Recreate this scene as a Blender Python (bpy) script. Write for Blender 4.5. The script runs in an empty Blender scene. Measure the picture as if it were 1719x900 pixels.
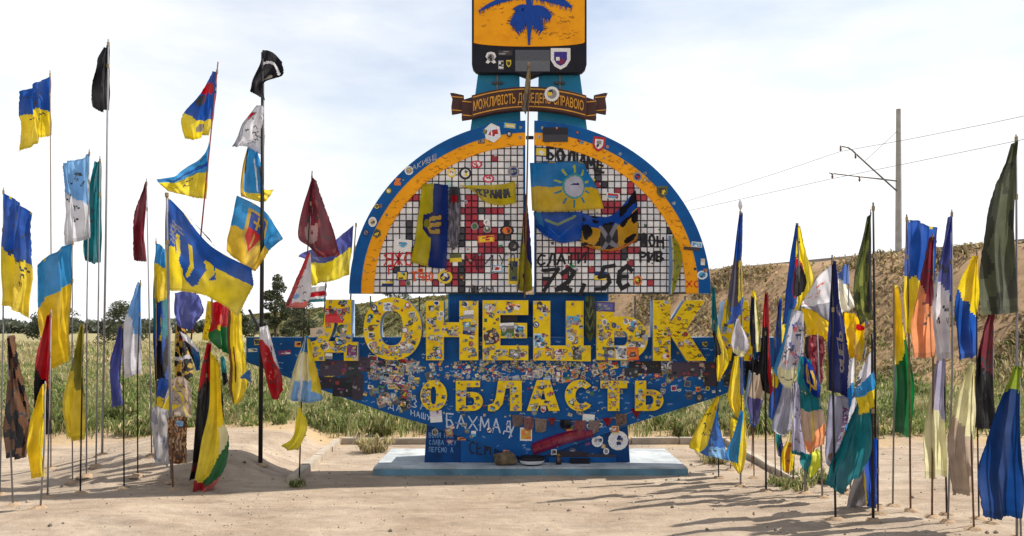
import bpy, bmesh, math, random
import numpy as np
from mathutils import Vector, Matrix, noise

random.seed(7); RNG = np.random.default_rng(11)
SC = bpy.context.scene
COL = SC.collection

# ------------------------------------------------------------------ camera, sky, sun, exposure
CAM_Y, CAM_Z, FPX = -14.0, 2.45, 1400.0          # the monument's face stands on Y = 0
cam = bpy.data.cameras.new('camera'); cam_o = bpy.data.objects.new('camera', cam); COL.objects.link(cam_o)
cam_o.location = (0, CAM_Y, CAM_Z); cam_o.rotation_euler = (math.radians(90), 0, 0)
cam.sensor_width = 36; cam.lens = 36*FPX/1719; cam.shift_y = 95/1719
cam.clip_end = 6000; cam.clip_start = .1
SC.camera = cam_o

SUN = Vector((.72, .26, 1.0)).normalized()       # towards the sun: right and behind the monument
wd = bpy.data.worlds.new('World'); SC.world = wd; wd.use_nodes = True
nt = wd.node_tree; nt.nodes.clear()
N = nt.nodes.new; L = nt.links.new
out = N('ShaderNodeOutputWorld'); bg = N('ShaderNodeBackground')
sky = N('ShaderNodeTexSky'); sky.sky_type = 'NISHITA'; sky.sun_disc = False
sky.sun_elevation = math.asin(SUN.z); sky.sun_rotation = math.atan2(SUN.x, SUN.y)
sky.air_density = 1.0; sky.dust_density = 1.0; sky.ozone_density = 1.0
tc = N('ShaderNodeTexCoord'); mp = N('ShaderNodeMapping'); mp.inputs['Scale'].default_value = (1.0, 1.0, 3.2)
mp.inputs['Location'].default_value = (.9, .3, .25)
nz = N('ShaderNodeTexNoise'); nz.inputs['Scale'].default_value = 1.7; nz.inputs['Detail'].default_value = 7; nz.inputs['Roughness'].default_value = .55
rp = N('ShaderNodeValToRGB'); rp.color_ramp.elements[0].position = .36; rp.color_ramp.elements[1].position = .62
rp.color_ramp.elements[0].color = (.02,.02,.02,1); rp.color_ramp.elements[1].color = (.70,.70,.70,1)
sp = N('ShaderNodeSeparateXYZ'); hz = N('ShaderNodeMapRange')
hz.inputs['From Min'].default_value = .03; hz.inputs['From Max'].default_value = .46
hz.inputs['To Min'].default_value = .95; hz.inputs['To Max'].default_value = 0
mxf = N('ShaderNodeMath'); mxf.operation = 'ADD'; mxf.use_clamp = True
mix = N('ShaderNodeMix'); mix.data_type = 'RGBA'
mix.inputs['B'].default_value = (6.75, 6.85, 6.95, 1)      # thin bright cloud, in the sky's own units
L(tc.outputs['Generated'], mp.inputs['Vector']); L(mp.outputs[0], nz.inputs['Vector']); L(nz.outputs['Fac'], rp.inputs['Fac'])
L(tc.outputs['Generated'], sp.inputs[0]); L(sp.outputs['Z'], hz.inputs['Value'])
L(rp.outputs[0], mxf.inputs[0]); L(hz.outputs[0], mxf.inputs[1])
L(mxf.outputs[0], mix.inputs['Factor']); L(sky.outputs[0], mix.inputs['A']); L(mix.outputs['Result'], bg.inputs['Color'])
bg.inputs['Strength'].default_value = .11
L(bg.outputs[0], out.inputs['Surface'])
sl = bpy.data.lights.new('sun', 'SUN'); sl.energy = 4.6; sl.angle = math.radians(.6); sl.color = (1, .955, .88)
so = bpy.data.objects.new('sun', sl); COL.objects.link(so); so.location = (20, 10, 40)
so.rotation_euler = (-SUN).to_track_quat('-Z', 'Y').to_euler()
SC.view_settings.view_transform = 'Standard'; SC.view_settings.look = 'None'
SC.view_settings.gamma = 1; SC.view_settings.exposure = .57

# ------------------------------------------------------------------ helpers
def lin(c):
    return tuple((x/12.92 if x <= .04045 else ((x+.055)/1.055)**2.4) for x in [v/255 for v in c])
def P(px, py, s=1.0, dy=0.0):
    """point seen at photo pixel (px, py) at depth factor s (1 = the monument's face)"""
    return Vector(((px-859.5)/100*s, CAM_Y*(1-s)+dy, CAM_Z+(545-py)/100*s))
def gs(py): return 245.0/(py-545.0)              # depth factor of flat ground seen at pixel row py

MAT = {}
def nodes(name):
    m = bpy.data.materials.new(name); m.use_nodes = True
    t = m.node_tree; b = t.nodes['Principled BSDF']
    return m, t, b
def paint(name, rgb, rough=.6, var=.18, scale=6, dirt=None, bump=.0, metal=0, bscale=40, spec=.18, lin_in=False):
    """painted / solid surface: two noises vary the colour, a third dirties it, a fine one gives relief"""
    if name in MAT: return MAT[name]
    m, t, b = nodes(name); N = t.nodes.new; L = t.links.new
    c = rgb if lin_in else lin(rgb)
    tc = N('ShaderNodeTexCoord'); n = N('ShaderNodeTexNoise'); n.inputs['Scale'].default_value = scale; n.inputs['Detail'].default_value = 6
    L(tc.outputs['Object'], n.inputs['Vector'])
    r = N('ShaderNodeMapRange'); r.inputs['From Min'].default_value = .3; r.inputs['From Max'].default_value = .7
    r.inputs['To Min'].default_value = 1-var; r.inputs['To Max'].default_value = 1+var
    L(n.outputs['Fac'], r.inputs['Value'])
    mx = N('ShaderNodeMix'); mx.data_type = 'RGBA'; mx.blend_type = 'MULTIPLY'; mx.inputs['Factor'].default_value = 1
    mx.inputs['A'].default_value = (*c, 1); L(r.outputs[0], mx.inputs['B'])
    col = mx.outputs['Result']
    if dirt:
        n2 = N('ShaderNodeTexNoise'); n2.inputs['Scale'].default_value = scale*.6+.7; n2.inputs['Detail'].default_value = 8; n2.inputs['Roughness'].default_value = .7
        L(tc.outputs['Object'], n2.inputs['Vector'])
        r2 = N('ShaderNodeMapRange'); r2.inputs['From Min'].default_value = .52; r2.inputs['From Max'].default_value = .72; r2.inputs['To Max'].default_value = .75
        L(n2.outputs['Fac'], r2.inputs['Value'])
        m2 = N('ShaderNodeMix'); m2.data_type = 'RGBA'; L(r2.outputs[0], m2.inputs['Factor']); L(col, m2.inputs['A']); m2.inputs['B'].default_value = (*lin(dirt), 1)
        col = m2.outputs['Result']
    L(col, b.inputs['Base Color']); b.inputs['Roughness'].default_value = rough; b.inputs['Metallic'].default_value = metal
    b.inputs['Specular IOR Level'].default_value = spec
    if bump:
        n3 = N('ShaderNodeTexNoise'); n3.inputs['Scale'].default_value = bscale; n3.inputs['Detail'].default_value = 5
        L(tc.outputs['Object'], n3.inputs['Vector'])
        bp = N('ShaderNodeBump'); bp.inputs['Strength'].default_value = bump; bp.inputs['Distance'].default_value = .02
        L(n3.outputs['Fac'], bp.inputs['Height']); L(bp.outputs[0], b.inputs['Normal'])
    MAT[name] = m; return m
def vcol_mat(name, rough=.6, translucent=0, var=.15, scale=25, bump=.0, bscale=60):
    """surface whose printed colours come from the mesh's colour attribute"""
    if name in MAT: return MAT[name]
    m, t, b = nodes(name); N = t.nodes.new; L = t.links.new
    a = N('ShaderNodeVertexColor'); a.layer_name = 'Col'
    tc = N('ShaderNodeTexCoord'); n = N('ShaderNodeTexNoise'); n.inputs['Scale'].default_value = scale; n.inputs['Detail'].default_value = 4
    L(tc.outputs['Object'], n.inputs['Vector'])
    r = N('ShaderNodeMapRange'); r.inputs['From Min'].default_value = .3; r.inputs['From Max'].default_value = .7
    r.inputs['To Min'].default_value = 1-var; r.inputs['To Max'].default_value = 1+var*.6
    L(n.outputs['Fac'], r.inputs['Value'])
    mx = N('ShaderNodeMix'); mx.data_type = 'RGBA'; mx.blend_type = 'MULTIPLY'; mx.inputs['Factor'].default_value = 1
    L(a.outputs['Color'], mx.inputs['A']); L(r.outputs[0], mx.inputs['B'])
    L(mx.outputs['Result'], b.inputs['Base Color']); b.inputs['Roughness'].default_value = rough
    b.inputs['Specular IOR Level'].default_value = .25
    if bump:
        n3 = N('ShaderNodeTexNoise'); n3.inputs['Scale'].default_value = bscale; n3.inputs['Detail'].default_value = 3
        mp = N('ShaderNodeMapping'); mp.inputs['Scale'].default_value = (1, 1, .35)
        L(tc.outputs['Object'], mp.inputs['Vector']); L(mp.outputs[0], n3.inputs['Vector'])
        bp = N('ShaderNodeBump'); bp.inputs['Strength'].default_value = bump; bp.inputs['Distance'].default_value = .05
        L(n3.outputs['Fac'], bp.inputs['Height']); L(bp.outputs[0], b.inputs['Normal'])
    if translucent:
        tr = N('ShaderNodeBsdfTranslucent'); L(mx.outputs['Result'], tr.inputs['Color'])
        ms = N('ShaderNodeMixShader'); ms.inputs[0].default_value = translucent
        L(b.outputs[0], ms.inputs[1]); L(tr.outputs[0], ms.inputs[2]); L(ms.outputs[0], t.nodes['Material Output'].inputs['Surface'])
    MAT[name] = m; return m

CLOTH = vcol_mat('flag_cloth', .85, .50, .20, 5, .7, 13)
VINYL = vcol_mat('sticker_vinyl', .5, 0, .25, 60)
LEAF = vcol_mat('leaf', .6, .3, .2, 3)
GRASSM = vcol_mat('grass_blade', .7, .45, .2, 3)
STEEL = paint('dark_steel_pole', (48,46,48), .55, .25, 8, metal=.3)
GREYPOLE = paint('grey_plastic_pole', (128,126,128), .5, .15, 8)
WOODPOLE = paint('wooden_pole', (112,86,66), .8, .25, 14)
REDPOLE = paint('red_brown_pole', (120,50,44), .7, .2, 12)

def link(o, parent=None):
    COL.objects.link(o)
    if parent is not None:
        o.parent = parent
        if parent.type == 'EMPTY': o.matrix_parent_inverse = Matrix.Translation(-parent.location)
    return o
def tag(o, label=None, cat=None, group=None, kind=None):
    if label: o['label'] = label
    if cat: o['category'] = cat
    if group: o['group'] = group
    if kind: o['kind'] = kind
    return o
def empty(name, loc):
    e = bpy.data.objects.new(name, None); e.location = loc; e.empty_display_size = .2; COL.objects.link(e); return e
def mesh_obj(name, verts, faces, mat, parent=None, cols=None, smooth=False, mats=None, midx=None):
    me = bpy.data.meshes.new(name)
    me.from_pydata([tuple(v) for v in verts], [], [tuple(f) for f in faces])
    for m in (mats or [mat]): me.materials.append(m)
    if midx is not None: me.polygons.foreach_set('material_index', np.asarray(midx, dtype=np.int32))
    if cols is not None:
        a = me.color_attributes.new('Col', 'FLOAT_COLOR', 'CORNER')
        cnt = np.array([len(f) for f in faces]); c = np.asarray(cols, dtype=np.float32)
        c4 = np.ones((len(c), 4), np.float32); c4[:, :3] = c
        a.data.foreach_set('color', np.repeat(c4, cnt, axis=0).ravel())
    if smooth: me.polygons.foreach_set('use_smooth', np.ones(len(me.polygons), dtype=bool))
    me.update()
    o = bpy.data.objects.new(name, me)
    return link(o, parent)
class MB:
    """collects faces with a colour each; build() makes ONE mesh object"""
    def __init__(s): s.v = []; s.f = []; s.c = []
    def poly_prism(s, pts, y0, y1, c, cside=None):
        """polygon pts [(X, Z)] counter-clockwise seen from the front, extruded from Y=y0 (front) to y1"""
        n = len(pts); b = len(s.v)
        s.v += [(x, y0, z) for x, z in pts] + [(x, y1, z) for x, z in pts]
        s.f.append(tuple(b+i for i in range(n))); s.c.append(c)
        s.f.append(tuple(b+n+i for i in reversed(range(n)))); s.c.append(cside or c)
        for i in range(n):
            j = (i+1) % n
            s.f.append((b+j, b+i, b+n+i, b+n+j)); s.c.append(cside or c)
        return s
    def box(s, x0, x1, y0, y1, z0, z1, c=(1,1,1)):
        return s.poly_prism([(x0,z0),(x1,z0),(x1,z1),(x0,z1)], y0, y1, c)
    def tube(s, pts, r, n=8, c=(1,1,1), cap=True):
        pts = [Vector(p) for p in pts]; rs = r if isinstance(r, (list, tuple)) else [r]*len(pts)
        b = len(s.v)
        for i, p in enumerate(pts):
            d = (pts[min(i+1, len(pts)-1)]-pts[max(i-1, 0)]).normalized()
            u = d.orthogonal().normalized() if abs(d.z) < .9 else (Vector((1,0,0))-d*d.x).normalized()
            w = d.cross(u)
            for k in range(n):
                a = 2*math.pi*k/n; s.v.append(tuple(p+(u*math.cos(a)+w*math.sin(a))*rs[i]))
        for i in range(len(pts)-1):
            for k in range(n):
                k2 = (k+1) % n
                s.f.append((b+i*n+k, b+i*n+k2, b+(i+1)*n+k2, b+(i+1)*n+k)); s.c.append(c)
        if cap:
            s.f.append(tuple(b+k for k in reversed(range(n)))); s.c.append(c)
            s.f.append(tuple(b+(len(pts)-1)*n+k for k in range(n))); s.c.append(c)
        return s
    def ribbon(s, pts, w, y0, y1, c):
        """brush stroke: flat ribbon along pts [(X, Z)], width w, Y from y0 (front) to y1"""
        for i in range(len(pts)-1):
            (x0, z0), (x1, z1) = pts[i], pts[i+1]
            l = math.hypot(x1-x0, z1-z0) or 1e-6; e = w*.35
            dx, dz = (x1-x0)/l, (z1-z0)/l; nx, nz_ = -dz*w/2, dx*w/2
            x0 -= dx*e; z0 -= dz*e; x1 += dx*e; z1 += dz*e
            yo = -.0004*(i % 5)
            s.poly_prism([(x0-nx, z0-nz_), (x1-nx, z1-nz_), (x1+nx, z1+nz_), (x0+nx, z0+nz_)], y0+yo, y1, c)
        return s
    def build(s, name, mat, parent=None, vcol=False, smooth=False):
        return mesh_obj(name, s.v, s.f, mat, parent, s.c if vcol else None, smooth)
def XZ(pts, s=1.0):
    r = [(P(x, y, s).x, P(x, y, s).z) for x, y in pts]
    a = sum(r[i][0]*r[(i+1) % len(r)][1]-r[(i+1) % len(r)][0]*r[i][1] for i in range(len(r)))
    return r if a > 0 else r[::-1]
def ell(cx, cy, rx, ry, n=20, a0=0, a1=360, p=2.0):
    o = []
    full = abs(a1-a0) >= 360
    for k in range(n if full else n+1):
        a = math.radians(a0+(a1-a0)*k/n); c, d = math.cos(a), math.sin(a)
        o.append((cx+rx*math.copysign(abs(c)**(2/p), c), cy-ry*math.copysign(abs(d)**(2/p), d)))
    return o
def solid_from_loops(name, loops, y0, y1, mats, parent, bevel=.006, s=1.0, location_only=False):
    """flat shape with holes (pixel loops) -> bevelled plate from Y=y0 (front) to y1; mats = [front, side]"""
    cu = bpy.data.curves.new(name, 'CURVE'); cu.dimensions = '2D'; cu.fill_mode = 'BOTH'
    cu.extrude = max((y1-y0)/2-bevel, .0005); cu.bevel_depth = bevel; cu.bevel_resolution = 1; cu.offset = -bevel
    for lp in loops:
        q = XZ(lp, s); sp_ = cu.splines.new('POLY'); sp_.points.add(len(q)-1)
        for i, (x, z) in enumerate(q): sp_.points[i].co = (x, z, 0, 1)
        sp_.use_cyclic_u = True
    tmp = bpy.data.objects.new('tmp', cu)
    me = bpy.data.meshes.new_from_object(tmp); me.name = name
    bpy.data.objects.remove(tmp); bpy.data.curves.remove(cu)
    me.materials.clear()
    for m in mats: me.materials.append(m)
    yc = (y0+y1)/2
    for v in me.vertices:
        x, z, d = v.co; v.co = (x, yc-d, z)
    me.update()
    if len(mats) > 1:
        for p in me.polygons: p.material_index = 0 if abs(p.normal.y) > .9 and p.center.y < yc else 1
    me.validate()
    return link(bpy.data.objects.new(name, me), parent)

# ------------------------------------------------------------------ setting: ground
def sm(a, b, x):
    t = min(1, max(0, (x-a)/(b-a))); return t*t*(3-2*t)
def gz(x, y):
    z = 0.36*sm(3.55, 4.6, -x)*(1-sm(6, 8.5, -x))*sm(-1.7, -.3, y)*(1-.6*sm(2.5, 5, y))
    z += 0.10*math.exp(-((x+5.3)/1.1)**2-((y+3.4)/.9)**2)
    near = 1-sm(20, 40, abs(y))
    z += near*.030*noise.noise(Vector((x*.9, y*.9, 3.1)))
    z += near*.012*noise.noise(Vector((x*3.1, y*3.1, 7.7)))
    if y < 4.5: z += .007*noise.noise(Vector((x*9, y*9, 1.7)))
    if y < 4.5:      # footprints and scuffs
        c = noise.noise(Vector((x*2.2+9, y*3.4, 21))); z -= .030*max(0, c-.25)
        z += .012*abs(noise.noise(Vector((x*1.1, y*4.2, 40))))
    inside = sm(-3.6, -3.3, x)*(1-sm(4.2, 4.5, x))*sm(-2.1, -1.8, y)*(1-sm(3.0, 3.2, y))
    z *= 1-.75*inside
    z += .10*sm(3.3, 4.6, y)
    return z
def axis(a, b, step, far, ratio=1.18):
    v = list(np.arange(a, b+1e-6, step)); d = step
    while v[-1] < far: d *= ratio; v.append(v[-1]+d)
    d = step
    while v[0] > -far: d *= ratio; v.insert(0, v[0]-d)
    return np.array(v)
xs = axis(-9.5, 9.5, .07, 3500); ys = axis(-6.5, 4.6, .07, 3500)
gv = [(x, y, gz(x, y) if abs(x) < 60 and -40 < y < 60 else .10*(y > 0)) for y in ys for x in xs]
nx = len(xs); gf = [(j*nx+i, j*nx+i+1, (j+1)*nx+i+1, (j+1)*nx+i) for j in range(len(ys)-1) for i in range(nx-1)]
def ground_mat():
    m, t, b = nodes('sandy_ground'); N = t.nodes.new; L = t.links.new
    tc = N('ShaderNodeTexCoord')
    def nzn(scale, det, rough=.6):
        n = N('ShaderNodeTexNoise'); n.inputs['Scale'].default_value = scale; n.inputs['Detail'].default_value = det; n.inputs['Roughness'].default_value = rough
        L(tc.outputs['Object'], n.inputs['Vector']); return n
    def ramp(n, p0, p1, c0, c1):
        r = N('ShaderNodeValToRGB'); r.color_ramp.elements[0].position = p0; r.color_ramp.elements[1].position = p1
        r.color_ramp.elements[0].color = (*c0, 1); r.color_ramp.elements[1].color = (*c1, 1); L(n, r.inputs['Fac']); return r
    big = nzn(.55, 6); mid = nzn(5, 8, .7); fine = nzn(60, 4, .7)
    sand = ramp(big.outputs['Fac'], .32, .70, (.395,.305,.222), (.52,.428,.332))
    mp_ = N('ShaderNodeMapping'); mp_.inputs['Scale'].default_value = (.45, 1.6, 1); L(tc.outputs['Object'], mp_.inputs['Vector'])
    stk = N('ShaderNodeTexNoise'); stk.inputs['Scale'].default_value = 1.6; stk.inputs['Detail'].default_value = 9; stk.inputs['Roughness'].default_value = .72; stk.inputs['Distortion'].default_value = .6
    L(mp_.outputs[0], stk.inputs['Vector'])
    streak = ramp(stk.outputs['Fac'], .36, .60, (.66,.64,.63), (1.06,1.05,1.03))
    grit = ramp(mid.outputs['Fac'], .30, .62, (.78,.75,.72), (1,1,1))
    mx = N('ShaderNodeMix'); mx.data_type = 'RGBA'; mx.blend_type = 'MULTIPLY'; mx.inputs['Factor'].default_value = .75
    L(sand.outputs[0], mx.inputs['A']); L(grit.outputs[0], mx.inputs['B'])
    sp = ramp(fine.outputs['Fac'], .34, .50, (.74,.70,.66), (1,1,1))
    mx2 = N('ShaderNodeMix'); mx2.data_type = 'RGBA'; mx2.blend_type = 'MULTIPLY'; mx2.inputs['Factor'].default_value = .6
    mxs = N('ShaderNodeMix'); mxs.data_type = 'RGBA'; mxs.blend_type = 'MULTIPLY'; mxs.inputs['Factor'].default_value = .85; L(mx.outputs['Result'], mxs.inputs['A']); L(streak.outputs[0], mxs.inputs['B'])
    L(mxs.outputs['Result'], mx2.inputs['A']); L(sp.outputs[0], mx2.inputs['B'])
    # straw litter just behind the kerb, grassland beyond
    g1 = nzn(.25, 6); grass = ramp(g1.outputs['Fac'], .35, .65, (.20,.19,.085), (.36,.29,.16))
    s = N('ShaderNodeSeparateXYZ'); L(tc.outputs['Object'], s.inputs[0])
    ad = N('ShaderNodeMath'); ad.operation = 'MULTIPLY_ADD'; L(big.outputs['Fac'], ad.inputs[0]); ad.inputs[1].default_value = 7; L(s.outputs['Y'], ad.inputs[2])
    mr = N('ShaderNodeMapRange'); mr.inputs['From Min'].default_value = 8.6; mr.inputs['From Max'].default_value = 11.0; L(ad.outputs[0], mr.inputs['Value'])
    m3 = N('ShaderNodeMix'); m3.data_type = 'RGBA'; L(mr.outputs[0], m3.inputs['Factor']); L(grass.outputs[0], m3.inputs['B'])
    mr2 = N('ShaderNodeMapRange'); mr2.inputs['From Min'].default_value = 6.3; mr2.inputs['From Max'].default_value = 7.4; mr2.inputs['To Max'].default_value = .8; L(ad.outputs[0], mr2.inputs['Value'])
    m4 = N('ShaderNodeMix'); m4.data_type = 'RGBA'; L(mr2.outputs[0], m4.inputs['Factor']); L(mx2.outputs['Result'], m4.inputs['A']); m4.inputs['B'].default_value = (.46,.32,.17,1); L(m4.outputs['Result'], m3.inputs['A'])
    L(m3.outputs['Result'], b.inputs['Base Color']); b.inputs['Roughness'].default_value = .95; b.inputs['Specular IOR Level'].default_value = .1
    am = N('ShaderNodeMath'); am.operation = 'MULTIPLY_ADD'; L(mid.outputs['Fac'], am.inputs[0]); am.inputs[1].default_value = 2.2; L(fine.outputs['Fac'], am.inputs[2])
    bp = N('ShaderNodeBump'); bp.inputs['Strength'].default_value = .75; bp.inputs['Distance'].default_value = .03
    L(am.outputs[0], bp.inputs['Height']); L(bp.outputs[0], b.inputs['Normal'])
    return m
tag(mesh_obj('ground', gv, gf, ground_mat(), smooth=True), kind='structure')

# pebbles and clods lying on the sand
mb = MB()
for k in range(1700):
    x = random.uniform(-8.5, 8.5); y = random.uniform(-5.6, 3.2) ; r = random.uniform(.004, .018)*(2.2 if random.random() < .07 else 1)
    if -2.3 < x < 2.9 and -.5 < y < 1.7: continue
    z = gz(x, y)+r*.3; b0 = len(mb.v)
    q = [(r,0,0),(-r*.8,.2*r,0),(0,r*.9,0),(.1*r,-r,0),(0,0,r*.75),(0,0,-r)]
    a = random.random()*6.3
    mb.v += [(x+(i*math.cos(a)-j*math.sin(a))*random.uniform(.7,1.2), y+i*math.sin(a)+j*math.cos(a), z+h) for i, j, h in q]
    c = random.choice([(.20,.15,.11),(.33,.26,.2),(.12,.10,.08),(.42,.36,.3)])
    for f in [(0,2,4),(2,1,4),(1,3,4),(3,0,4),(2,0,5),(1,2,5),(3,1,5),(0,3,5)]:
        mb.f.append(tuple(b0+i for i in f)); mb.c.append(c)
tag(mb.build('pebbles', vcol_mat('pebble', .9, 0, .2, 30), vcol=True), 'scattered small pebbles and clods on the sand', None, None, 'stuff')

# kerb round the plot: separate stones
CONC = paint('kerb_concrete', (166,154,138), .9, .2, 5, (150,128,104), .5, bscale=30)
kroot = empty('kerb', (.45, 3.1, 0)); tag(kroot, kind='structure')
def kerb_mesh():
    bm = bmesh.new(); bmesh.ops.create_cube(bm, size=1)
    bmesh.ops.scale(bm, vec=(.985, .16, .26), verts=bm.verts); bmesh.ops.bevel(bm, geom=bm.edges[:], offset=.014, segments=2, affect='EDGES')
    me = bpy.data.meshes.new('kerb_stone'); bm.to_mesh(me); bm.free(); me.materials.append(CONC); return me
KM = kerb_mesh()
def kerb_run(a, b, ztop):
    a = Vector(a); b = Vector(b); n = max(1, round((b-a).length)); d = (b-a)/n
    for i in range(n):
        c = a+d*(i+.5); o = bpy.data.objects.new('kerb_stone', KM)
        o.location = (c.x+random.uniform(-.012,.012), c.y+random.uniform(-.012,.012), ztop-.13+random.uniform(-.02,.012))
        o.rotation_euler = (random.uniform(-.02,.02), random.uniform(-.012,.012), math.atan2(d.y, d.x)+random.uniform(-.015,.015))
        o.scale.x = d.length; link(o, kroot)
kerb_run((-3.40,-1.15,0), (-3.58,3.1,0), .12); kerb_run((-3.5,3.12,0), (4.42,3.12,0), .13); kerb_run((4.42,3.05,0), (4.35,-1.2,0), .11)

# ------------------------------------------------------------------ setting: railway embankment at the right, behind
ED = Vector((-.4386, 1, 0)).normalized(); EN = Vector((-ED.y, ED.x, 0))    # EN points to the camera side (left)
E0 = Vector((20.85, 34.7, 0)); EH = 6.45
def emb_z(u):    # profile across: u metres towards the camera from the crest
    if u <= 0: return EH
    return max(EH*(1-sm(0, 13, u)*1.0), 0)
verts = []; faces = []; prof = [-14,-11,-7,-3,-1,-.3,0,.6,1.5,2.6,4,5.5,7,8.5,10,11.5,13,14]
ts = list(np.concatenate([np.arange(-60, 60, 1.6), np.arange(60, 620, 8)]))
for t in ts:
    for u in prof:
        p = E0+ED*float(t)+EN*u
        if u < -7: z = EH-(-u-7)*1.0
        else: z = emb_z(u)+(.45*noise.noise(Vector((p.x*.25, p.y*.25, 0)))+.14*noise.noise(Vector((p.x*.9, p.y*.9, 5))) if u > .5 else 0)
        verts.append((p.x, p.y, z-.05))
n = len(prof)
ffaces = []
for i in range(len(ts)-1):
    for k in range(n-1): (faces if ts[i] < 45 else ffaces).append((i*n+k, (i+1)*n+k, (i+1)*n+k+1, i*n+k+1))
EMB = paint('dry_bank_earth', (150,122,92), .95, .3, .6, (116,96,68), 1.0, bscale=2)
tag(mesh_obj('railway_embankment', verts, faces, EMB, smooth=True), kind='structure')
tag(mesh_obj('far_embankment', verts, ffaces, paint('grassed_bank', (122,118,78), .95, .35, .4, (92,96,62), .8, bscale=2), smooth=True), kind='structure')
# ballast shoulder and rail
mb = MB(); a = E0+ED*-60; b = E0+ED*600
for off, w, z0, z1 in ((-3.4, 3.0, EH-.1, EH+.22),):
    q = [a+EN*(off-w), a+EN*(off+w), b+EN*(off+w), b+EN*(off-w)]; q2 = [a+EN*(off-w+.5), a+EN*(off+w-.5), b+EN*(off+w-.5), b+EN*(off-w+.5)]
    mb.v = [(p.x,p.y,z0) for p in q]+[(p.x,p.y,z1) for p in q2]
    mb.f = [(4,5,6,7),(0,1,5,4),(1,2,6,5),(2,3,7,6),(3,0,4,7)]; mb.c = [(1,1,1)]*5
tag(mb.build('track_ballast', paint('ballast', (92,82,74), .95, .3, 3)), kind='structure')
RAIL = paint('rusty_rail', (82,62,52), .6, .2, 4, metal=.5)
for off in (-2.6, -4.15):
    mb = MB(); q = [a+EN*off, b+EN*off]
    for p in q:
        for du, z in ((-.06,EH+.22),(.06,EH+.22),(.04,EH+.40),(-.04,EH+.40)):
            w = p+EN*du; mb.v.append((w.x, w.y, z))
    mb.f = [(0,1,2,3),(7,6,5,4),(0,4,5,1),(1,5,6,2),(2,6,7,3),(3,7,4,0)]; mb.c = [(1,1,1)]*6
    tag(mb.build('rail', RAIL), kind='structure')

# ------------------------------------------------------------------ vegetation
GREENS = [(.17,.23,.06),(.22,.27,.08),(.13,.175,.045),(.28,.29,.11)]
DRY = [(.50,.41,.21),(.58,.48,.27),(.42,.35,.17),(.46,.39,.23)]
def blades(pos, h, w, lean, dryness, rng):
    """numpy blades: 5 verts, one quad and one tip triangle each"""
    n = len(pos); a = rng.uniform(0, 2*np.pi, n); la = rng.uniform(0, 2*np.pi, n)
    sx, sy = np.cos(a)*w/2, np.sin(a)*w/2; lx, ly = np.cos(la)*lean*h, np.sin(la)*lean*h
    v = np.zeros((n, 5, 3))
    v[:,0] = pos; v[:,1] = pos; v[:,0,0] -= sx; v[:,0,1] -= sy; v[:,1,0] += sx; v[:,1,1] += sy; v[:,0:2,2] -= .04
    v[:,2] = pos; v[:,3] = pos
    for k, sg in ((2, .8), (3, -.8)):
        v[:,k,0] += sx*sg+lx*.3; v[:,k,1] += sy*sg+ly*.3; v[:,k,2] += h*.55
    v[:,4,0] = pos[:,0]+lx; v[:,4,1] = pos[:,1]+ly; v[:,4,2] = pos[:,2]+h*(1-.35*lean)
    pal = np.array(GREENS+DRY); pick = np.where(rng.random(n) < dryness, 4, 0)+rng.integers(0, 4, n)
    return v.reshape(-1, 3), pal[pick]*rng.uniform(.75, 1.25, (n, 1))
def blades_obj(name, v, c, label):
    n = len(c); i = np.arange(n)*5
    loops = np.stack([i, i+1, i+2, i+3, i+3, i+2, i+4], 1).ravel()
    me = bpy.data.meshes.new(name); me.vertices.add(len(v)); me.vertices.foreach_set('co', v.astype(np.float32).ravel())
    me.loops.add(len(loops)); me.loops.foreach_set('vertex_index', loops.astype(np.int32))
    me.polygons.add(2*n); st = np.stack([np.arange(n)*7, np.arange(n)*7+4], 1).ravel(); tot = np.tile([4, 3], n)
    me.polygons.foreach_set('loop_start', st.astype(np.int32)); me.polygons.foreach_set('loop_total', tot.astype(np.int32))
    at = me.color_attributes.new('Col', 'FLOAT_COLOR', 'CORNER'); c4 = np.ones((n, 4), np.float32); c4[:, :3] = c
    at.data.foreach_set('color', np.repeat(c4, 7, axis=0).ravel())
    me.materials.append(GRASSM); me.update(); me.validate()
    return tag(link(bpy.data.objects.new(name, me)), label, None, None, 'stuff')
def wnoise(x, y, f, z): return np.array([noise.noise(Vector((a*f, b*f, z))) for a, b in zip(x, y)])
def emb_ground(x, y):
    """height of the bank or the flat ground under (x, y)"""
    u = (x-E0.x)*EN.x+(y-E0.y)*EN.y
    t = np.clip(u/13, 0, 1); return np.where(u < 13, EH*(1-t*t*(3-2*t)), .1)
def field(n, y0, y1, hmin, hmax, w, dry_base, pw, seed, xl=-.75, xr=.75):
    rng = np.random.default_rng(seed)
    y = y0+(y1-y0)*rng.random(n)**pw; d = y-CAM_Y; x = d*rng.uniform(xl, xr, n)
    nzv = wnoise(x, y, .45, 2.2)
    thin = sm if False else None
    edge = np.clip((y-3.3-1.2*np.clip(nzv+.2, 0, 1))/1.6, .05, 1)          # sparse beside the kerb
    crest = (x-E0.x)*EN.x+(y-E0.y)*EN.y
    keep = (rng.random(n) < edge*np.clip(.85+nzv*.9, .25, 1)) & (crest > 8.5)
    x, y, nzv = x[keep], y[keep], nzv[keep]; m = len(x)
    z = emb_ground(x, y)
    dry = np.clip(dry_base+nzv*.9+.35*(z > .6), .05, .97)
    h = rng.uniform(hmin, hmax, m)*np.clip(1+nzv*.9, .4, 1.7)
    return blades(np.stack([x, y, z], 1), h, w, rng.uniform(.15, 1.1, m), dry, rng)
v1, c1 = field(110000, 3.4, 12, .10, .46, .022, .20, 1.0, 3)
v2, c2 = field(85000, 11, 32, .12, .42, .045, .30, 1.1, 4)
v3, c3 = field(60000, 30, 95, .2, .55, .10, .55, 1.3, 5)
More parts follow.
